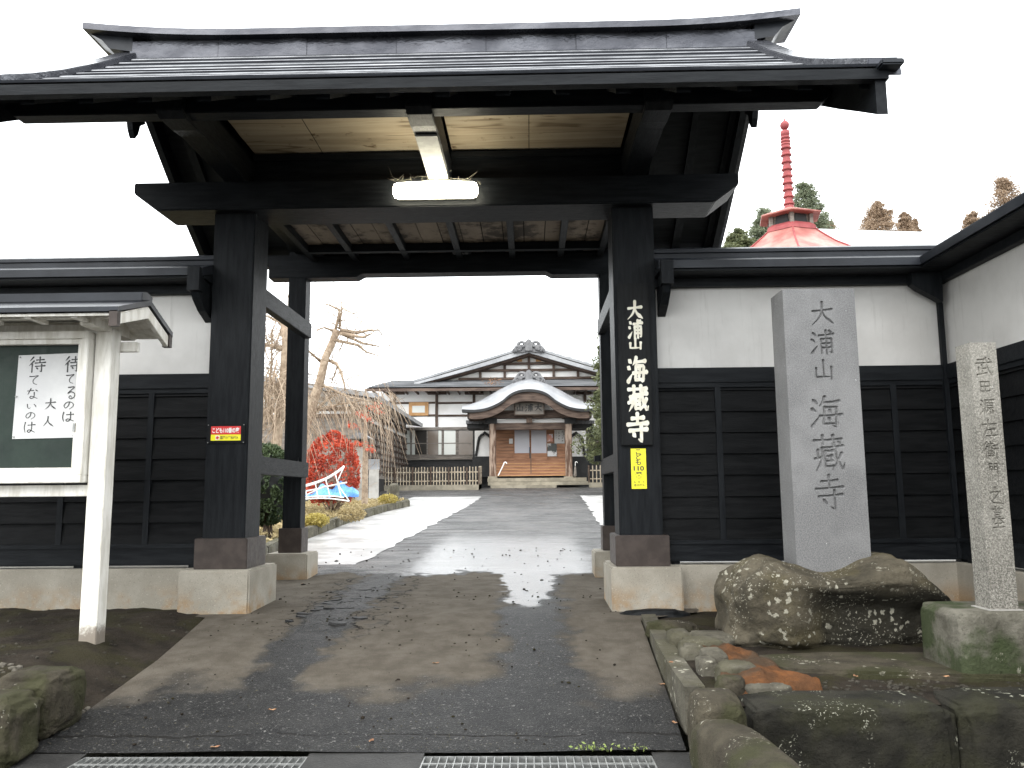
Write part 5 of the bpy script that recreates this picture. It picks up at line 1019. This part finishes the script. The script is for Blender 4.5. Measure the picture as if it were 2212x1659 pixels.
# garden island: turf and kerb
def isl(y): return float(np.interp(y, (9.0, 10, 12, 15, 18, 20, 21.0), (-3.05, -3.17, -3.3, -3.35, -3.2, -2.95, -3.3)))
sheet('garden_island', 'turf', lambda y: -12, isl, lin(9.0, 21, 24), 30, .10, wob=.05)
kb = thing('island_kerb', (-3.1, 14, .3), 'weathered concrete kerb blocks curving round the garden island', 'kerb')
for i in range(20):
    ya, yb2 = 9.0 + i * .6, 9.0 + (i + 1) * .6 - .015; xa, xb = isl(ya), isl(yb2); za, zb2 = gh(ya), gh(yb2)
    MB().hexa([(xa, ya, za - .1), (xa + .13, ya, za - .1), (xb + .13, yb2, zb2 - .1), (xb, yb2, zb2 - .1)], [(xa, ya, za + .15), (xa + .12, ya, za + .145), (xb + .12, yb2, zb2 + .145), (xb, yb2, zb2 + .15)]).build('kerb_block', 'concrete' if False else 'rubble_stone', kb, .012)
gp = [];
for i in range(5200): y = random.uniform(9, 20.5); x = isl(y) - abs(random.gauss(0, 1.4)) - .05; gp.append((x, y, gh(y) + .13 + random.random() * .05))
o = leaf_cloud(0, gp, .035).build('dry_grass', 'dry_grass'); o['kind'] = 'stuff'; tag(o, 'dry yellow grass covering the garden island', 'grass')
for x, y, Yq, r, lab in ((684, 1083, 12.6, .14, 'yellow low shrub behind the rear gate post'), (838, 1072, 18.6, .17, 'yellow low shrub beside the standing stone'), (760, 1090, 13.8, .17, 'tawny dry shrub at the island kerb')):
    c = at(x, y, Yq); s_ = thing('low_shrub', (c.x, Yq, gh(Yq)), lab, 'shrub', 'low shrubs on the island'); leaf_cloud(0, dome_pts(900, (c.x, Yq, gh(Yq) + .16 + r * .4), (r * 1.4, r, r * .75), .4, .1), .022).build('leaves', 'yellow_leaf' if 'yellow' in lab else 'dry_grass', s_)
# standing stone
c = at(848, 1078, 19.4); ss = rock('standing_stone', 'rubble_stone', (c.x, 19.4, gh(19.4) + .27), (.15, .10, .29), seed=81, sub=4, rough=.08, flat=.5, deform=lambda q: Vector((q.x * (1 - .9 * max(0, q.z)) + .12 * max(0, q.z), q.y, q.z)))
tag(ss, 'small pointed standing stone at the tip of the garden island', 'stone')
# ladder, tarp, lantern post, information panel
ld = thing('garden_arch', at(700, 1085, 14.6), 'white metal arched garden frame lying before the red maple', 'garden frame')
q = lambda u, v: at(548.6 + .1488 * u, 850.3 + .1488 * v, 14.6)
def arc(P, Y, r, nm): MB().tube([at(548.6 + .1488 * u, 850.3 + .1488 * v, Y) for u, v in smooth_curve(P)], r, 6).build(nm, 'white_metal', ld, smooth=True)
arc([(600, 1370), (745, 1330), (900, 1285), (1060, 1220), (1200, 1135), (1310, 1050)], 14.6, .014, 'rail'); arc([(600, 1390), (745, 1350), (900, 1303), (1060, 1238), (1200, 1155), (1310, 1068)], 14.9, .012, 'rail')
arc([(600, 1450), (745, 1418), (900, 1388), (1100, 1340), (1350, 1290)], 14.6, .014, 'rail'); arc([(600, 1515), (745, 1505), (950, 1490), (1150, 1490), (1300, 1510)], 14.5, .013, 'rail'); arc([(600, 1545), (800, 1528), (1000, 1520), (1200, 1535), (1380, 1562)], 14.4, .013, 'rail')
for P in ([(890, 1300), (930, 1510)], [(1040, 1240), (1105, 1505)], [(1180, 1165), (1265, 1500)], [(1310, 1055), (1215, 1265)], [(745, 1390), (770, 1510)], [(1215, 1265), (1250, 1380)], [(1040, 1340), (760, 1470)], [(1250, 1370), (1385, 1562)]): arc(P, 14.55, .011, 'rung')
vs = []; fs = []; nx_ = 24
for j in range(9):
    for i in range(nx_ + 1):
        u = 740 + 780 * i / nx_; v = 1500 - (40 + 150 * math.exp(-((u - 1000) / 90) ** 2) + 190 * math.exp(-((u - 1260) / 110) ** 2) + 90 * math.exp(-((u - 1440) / 80) ** 2)) * math.sin(math.pi * .5 * min(1, j / 4)) * (1 if j <= 4 else 1 - (j - 4) / 8)
        p = A5(u, v, 15.1 + j * .06); vs.append(p + Vector((0, .05 * noise.noise(Vector((u / 60, j, 0))), .03 * noise.noise(Vector((u / 40, j * .7, 3))))))
tag(MB().add(vs, [(j * (nx_ + 1) + i, j * (nx_ + 1) + i + 1, (j + 1) * (nx_ + 1) + i + 1, (j + 1) * (nx_ + 1) + i) for j in range(8) for i in range(nx_)]).build('tarpaulin', 'tarp'), 'crumpled blue tarpaulin heaped under the red maple', 'tarpaulin')
yl = 20.; a, b = at(770, 1000, yl), at(789, 1000, yl); lt = thing('stone_lantern', ((a.x + b.x) / 2, yl, gh(yl)), 'pale stone lantern with dark cap behind the red maple', 'lantern')
lxc = (a.x + b.x) / 2; zt_ = at(775, 965, yl).z
box('pillar', 'concrete', lt, lxc - .11, lxc + .11, yl - .12, yl + .12, gh(yl) - .05, zt_, .02); box('light_box', 'dark_void', lt, lxc - .15, lxc + .13, yl - .15, yl + .15, zt_, zt_ + .17, .01)
MB().prism([(lxc - .32, zt_ + .17), (lxc + .3, zt_ + .17), (lxc + .05, zt_ + .32), (lxc - .05, zt_ + .32)], 'y', yl - .3, yl + .3).build('cap', 'roof_tile', lt, .01)
yp_ = 23.; ip = thing('information_panel', (at(805, 1060, yp_).x, yp_, gh(yp_)), 'grey information panel on legs beside the annex corner', 'panel'); a, b = at(796, 992, yp_), at(820, 1010, yp_)
box('panel', 'roof_metal', ip, a.x, b.x, yp_ - .02, yp_ + .02, b.z - .05, a.z + .0); box('leg', 'concrete', ip, a.x + .02, b.x - .02, yp_ - .03, yp_ + .03, gh(yp_) - .05, b.z - .052)

# conifers
def conifer(name, x, ytop, ybot, Y, w, mats, label, n, seed, lean=0, size=.09, group=None, cat='tree', stack=9):
    random.seed(seed); top = at(x, ytop, Y); bx_ = top.x; zb0 = gh(Y); t = thing(name, (bx_, Y, zb0), label, cat, group)
    mb = MB().tube([(bx_, Y, zb0 - .2), (bx_, Y, (zb0 + top.z) / 2), (bx_, Y, top.z - .2)], [.05 * w + .1, .03 * w + .05, .02], 8); zlo = at(x, ybot, Y).z; pts = []; H = top.z - zlo
    ncl = int(stack * 6)
    for i in range(ncl):
        t_ = random.random() ** .8; z = top.z - t_ * H; R = w * (.12 + .88 * t_ ** .75) * random.uniform(.45, 1.05); an_ = random.random() * 6.283; c = np.array((bx_ + R * math.cos(an_) * .8, Y + R * math.sin(an_) * .8, z)); cr = w * random.uniform(.16, .34) * (.5 + .6 * t_)
        mb.tube([(bx_, Y, z + .1 * w), tuple(c)], [.03, .012], 4)
        m_ = int(n / ncl); p = rng.normal(size=(m_, 3)); p /= np.linalg.norm(p, axis=1)[:, None]; p *= (rng.random((m_, 1)) ** .45) * cr; p[:, 2] *= .7; pts.append(c + p)
    m2 = int(n * .55); tt = rng.random(m2) ** .9; aa = rng.random(m2) * 6.283; rr_ = w * (.06 + .8 * tt ** .75) * np.sqrt(rng.random(m2)) * (.75 + .25 * np.sin(tt * 40 + aa * 2)); pts.append(np.c_[bx_ + rr_ * np.cos(aa), Y + rr_ * np.sin(aa), top.z - tt * H])
    mb.build('trunk', 'dark_bark', t); leaf_cloud(0, np.vstack(pts), size, .2).build('crown', mats, t); return t
conifer('conifer_tree', 1352, 590, 1000, 27, 1.75, 'conifer_leaf', 'tall dark green conifer before the right end of the temple hall', 26000, 3, size=.055, stack=22)
conifer('conifer_tree', 1312, 690, 930, 25, .75, 'conifer_leaf', 'slender lighter green conifer beside the gate rear post', 9000, 8, size=.045, stack=10)
far = [(1735, 396, 560, 58, 2.9, 'cedar_green', 'green cedar directly behind the red spire'), (1650, 452, 570, 55, 2.2, 'cedar_green', 'low green cedar left of the red spire base'), (1595, 500, 570, 52, 2.0, 'conifer_leaf', 'dark green tree top beside the gate roof edge'),
       (1895, 436, 540, 70, 2.8, 'cedar_brown', 'brownish cedar above the grey metal roof'), (1952, 458, 540, 72, 1.6, 'cedar_brown', 'thin brown cedar beside a broader brownish cedar'), (1975, 472, 540, 74, .9, 'cedar_brown', 'smallest thin brown cedar over the grey metal roof'), (2165, 384, 560, 66, 3.3, 'cedar_brown', 'tall brown and green cedar above the side wall coping'), (2098, 462, 560, 64, 2.0, 'cedar_brown', 'rusty brown cedar next to the tallest brown cedar'), (1788, 478, 560, 60, 1.5, 'cedar_brown', 'brown cedar peeping out right of the red spire')]
for i, (x, a, b, Yq, w, mt, lab) in enumerate(far): conifer('cedar_tree', x, a, b, Yq, w, mt, lab, 13000, 20 + i, size=.075, group='cedars behind the wall', stack=20)

# ---------------------------------------------------------------- red spired pavilion and grey roof beyond the right wall
YS = 26.; C3 = lambda u, v: at(1474.6 + .3333 * u, .3333 * v, YS)
sc_ = .3333 / F * YS; ax_ = C3(690, 1350)
pv = thing('spired_pavilion', (ax_.x, YS, gh(YS)), 'red roofed hexagonal pavilion with a tall ringed spire', 'pavilion')
def lathe(prof, n, mat, nm, par, rot=0.):
    vs = []; fs = []
    for r, z in prof: vs += [(ax_.x + r * math.cos(2 * math.pi * k_ / n + rot), YS + r * math.sin(2 * math.pi * k_ / n + rot), z) for k_ in range(n)]
    for i in range(len(prof) - 1): fs += [(i * n + k_, i * n + (k_ + 1) % n, (i + 1) * n + (k_ + 1) % n, (i + 1) * n + k_) for k_ in range(n)]
    fs += [tuple(range(n))[::-1], tuple(range(len(vs) - n, len(vs)))]; return MB().add(vs, fs).build(nm, mat, par)
zv = lambda v: C3(690, v).z
lathe([(.12, zv(1360)), (.11, zv(900))], 12, 'red_paint', 'spire_mast', pv)
for v in (960, 1005, 1052, 1098, 1142, 1187, 1230, 1275, 1322): lathe([(.135, zv(v - 24)), (.14, zv(v - 8)), (.178, zv(v)), (.17, zv(v + 6)), (.12, zv(v + 8))], 16, 'red_paint', 'spire_ring', pv)
lathe([(.17, zv(1358)), (.15, zv(1335)), (.12, zv(1330))], 12, 'red_paint', 'spire_foot', pv)
for v in (935, 915, 893): lathe([(.14, zv(v + 10)), (.165, zv(v + 3)), (.14, zv(v - 6)), (.11, zv(v - 9))], 10, 'red_paint', 'spire_petals', pv)
lathe([(.12, zv(888)), (.155, zv(870)), (.14, zv(850)), (.06, zv(843))], 14, 'red_paint', 'spire_bulb', pv)
lathe([(.03, zv(843))] + [(.15 * math.sin(t), zv(812) - .155 * math.cos(t)) for t in lin(.25, 2.9, 9)] + [(.01, zv(760))], 14, 'red_paint', 'spire_jewel', pv)
rot = .30
lathe([(1.03, zv(1420)), (1.04, zv(1413)), (.19, zv(1352)), (.12, zv(1350))], 6, 'red_roof', 'lantern_roof', pv, rot)
lathe([(.62, zv(1500)), (.62, zv(1400))], 6, 'raw_wood', 'lantern_wall', pv, rot)
for k_ in range(6):
    a = 2 * math.pi * k_ / 6 + rot; px, py = ax_.x + .70 * math.cos(a), YS + .70 * math.sin(a); box('lantern_post', 'grey_wood', pv, px - .055, px + .055, py - .055, py + .055, zv(1500), zv(1400))
    am = a + math.pi / 6; mxp = Vector((ax_.x + .545 * math.cos(am), YS + .545 * math.sin(am), 0)); tx = Vector((-math.sin(am), math.cos(am), 0)); nn_ = Vector((math.cos(am), math.sin(am), 0))
    z0, z1 = zv(1478), zv(1418); MB().hexa([mxp + tx * -.24 + Vector((0, 0, z0)), mxp + tx * .24 + Vector((0, 0, z0)), mxp + tx * .24 + nn_ * .03 + Vector((0, 0, z0)), mxp + tx * -.24 + nn_ * .03 + Vector((0, 0, z0))], [mxp + tx * -.19 + Vector((0, 0, z1)), mxp + tx * .19 + Vector((0, 0, z1)), mxp + tx * .19 + nn_ * .03 + Vector((0, 0, z1)), mxp + tx * -.19 + nn_ * .03 + Vector((0, 0, z1))]).build('opening', 'dark_void', pv)
lathe([(.86, zv(1520)), (.84, zv(1498)), (.74, zv(1476)), (.6, zv(1476))], 6, 'red_paint', 'curb', pv, rot)
MR = ((3.0, zv(1800)), (2.2, zv(1720)), (1.45, zv(1625)), (1.02, zv(1555)), (.80, zv(1515)))
lathe(MR, 6, 'red_roof', 'main_roof', pv, rot)
for k_ in range(6):
    a = 2 * math.pi * k_ / 6 + rot; MB().tube([(ax_.x + r * math.cos(a), YS + r * math.sin(a), z + .02) for r, z in MR], .028, 6).build('hip_seam', 'red_paint', pv)
lathe([(2.4, zv(1760)), (2.4, gh(YS) - .2)], 6, 'temple_plaster', 'wall', pv, rot)
gbd = thing('grey_roofed_building', (9.5, 31, gh(31)), 'low building with pale grey metal roof beyond the side wall', 'building')
r0, r1 = at(1740, 498, 33), at(2110, 509, 33); f0, f1 = at(1690, 560, 29), at(2150, 572, 29)
f0.x = r0.x; f1.x = r1.x; 
MB().hexa([f0 - Vector((0, 0, .1)), f1 - Vector((0, 0, .1)), r1 - Vector((0, 0, .1)), r0 - Vector((0, 0, .1))], [f0, f1, r1, r0]).build('roof', 'zinc_roof', gbd)
for i in range(16):
    a, b = f0.lerp(f1, i / 15), r0.lerp(r1, i / 15); MB().tube([a + Vector((0, 0, .02)), b + Vector((0, 0, .02))], .03, 4).build('seam', 'zinc_roof', gbd)
MB().tube([r0, r1], .09, 8).build('ridge', 'zinc_roof', gbd); box('wall', 'temple_plaster', gbd, r0.x + .3, r1.x - .3, 29.6, 33, gh(30) - .2, f1.z - .3)
# overhead cable to the annex
cb_ = [at(480, 785, 15), at(560, 793, 17), at(640, 803, 19), at(700, 814, 21), at(726, 822, 23.2)]
tag(MB().tube(cb_, .012, 5).build('cable', 'cable'), 'thin dark cable strung across to the annex roof', 'cable')
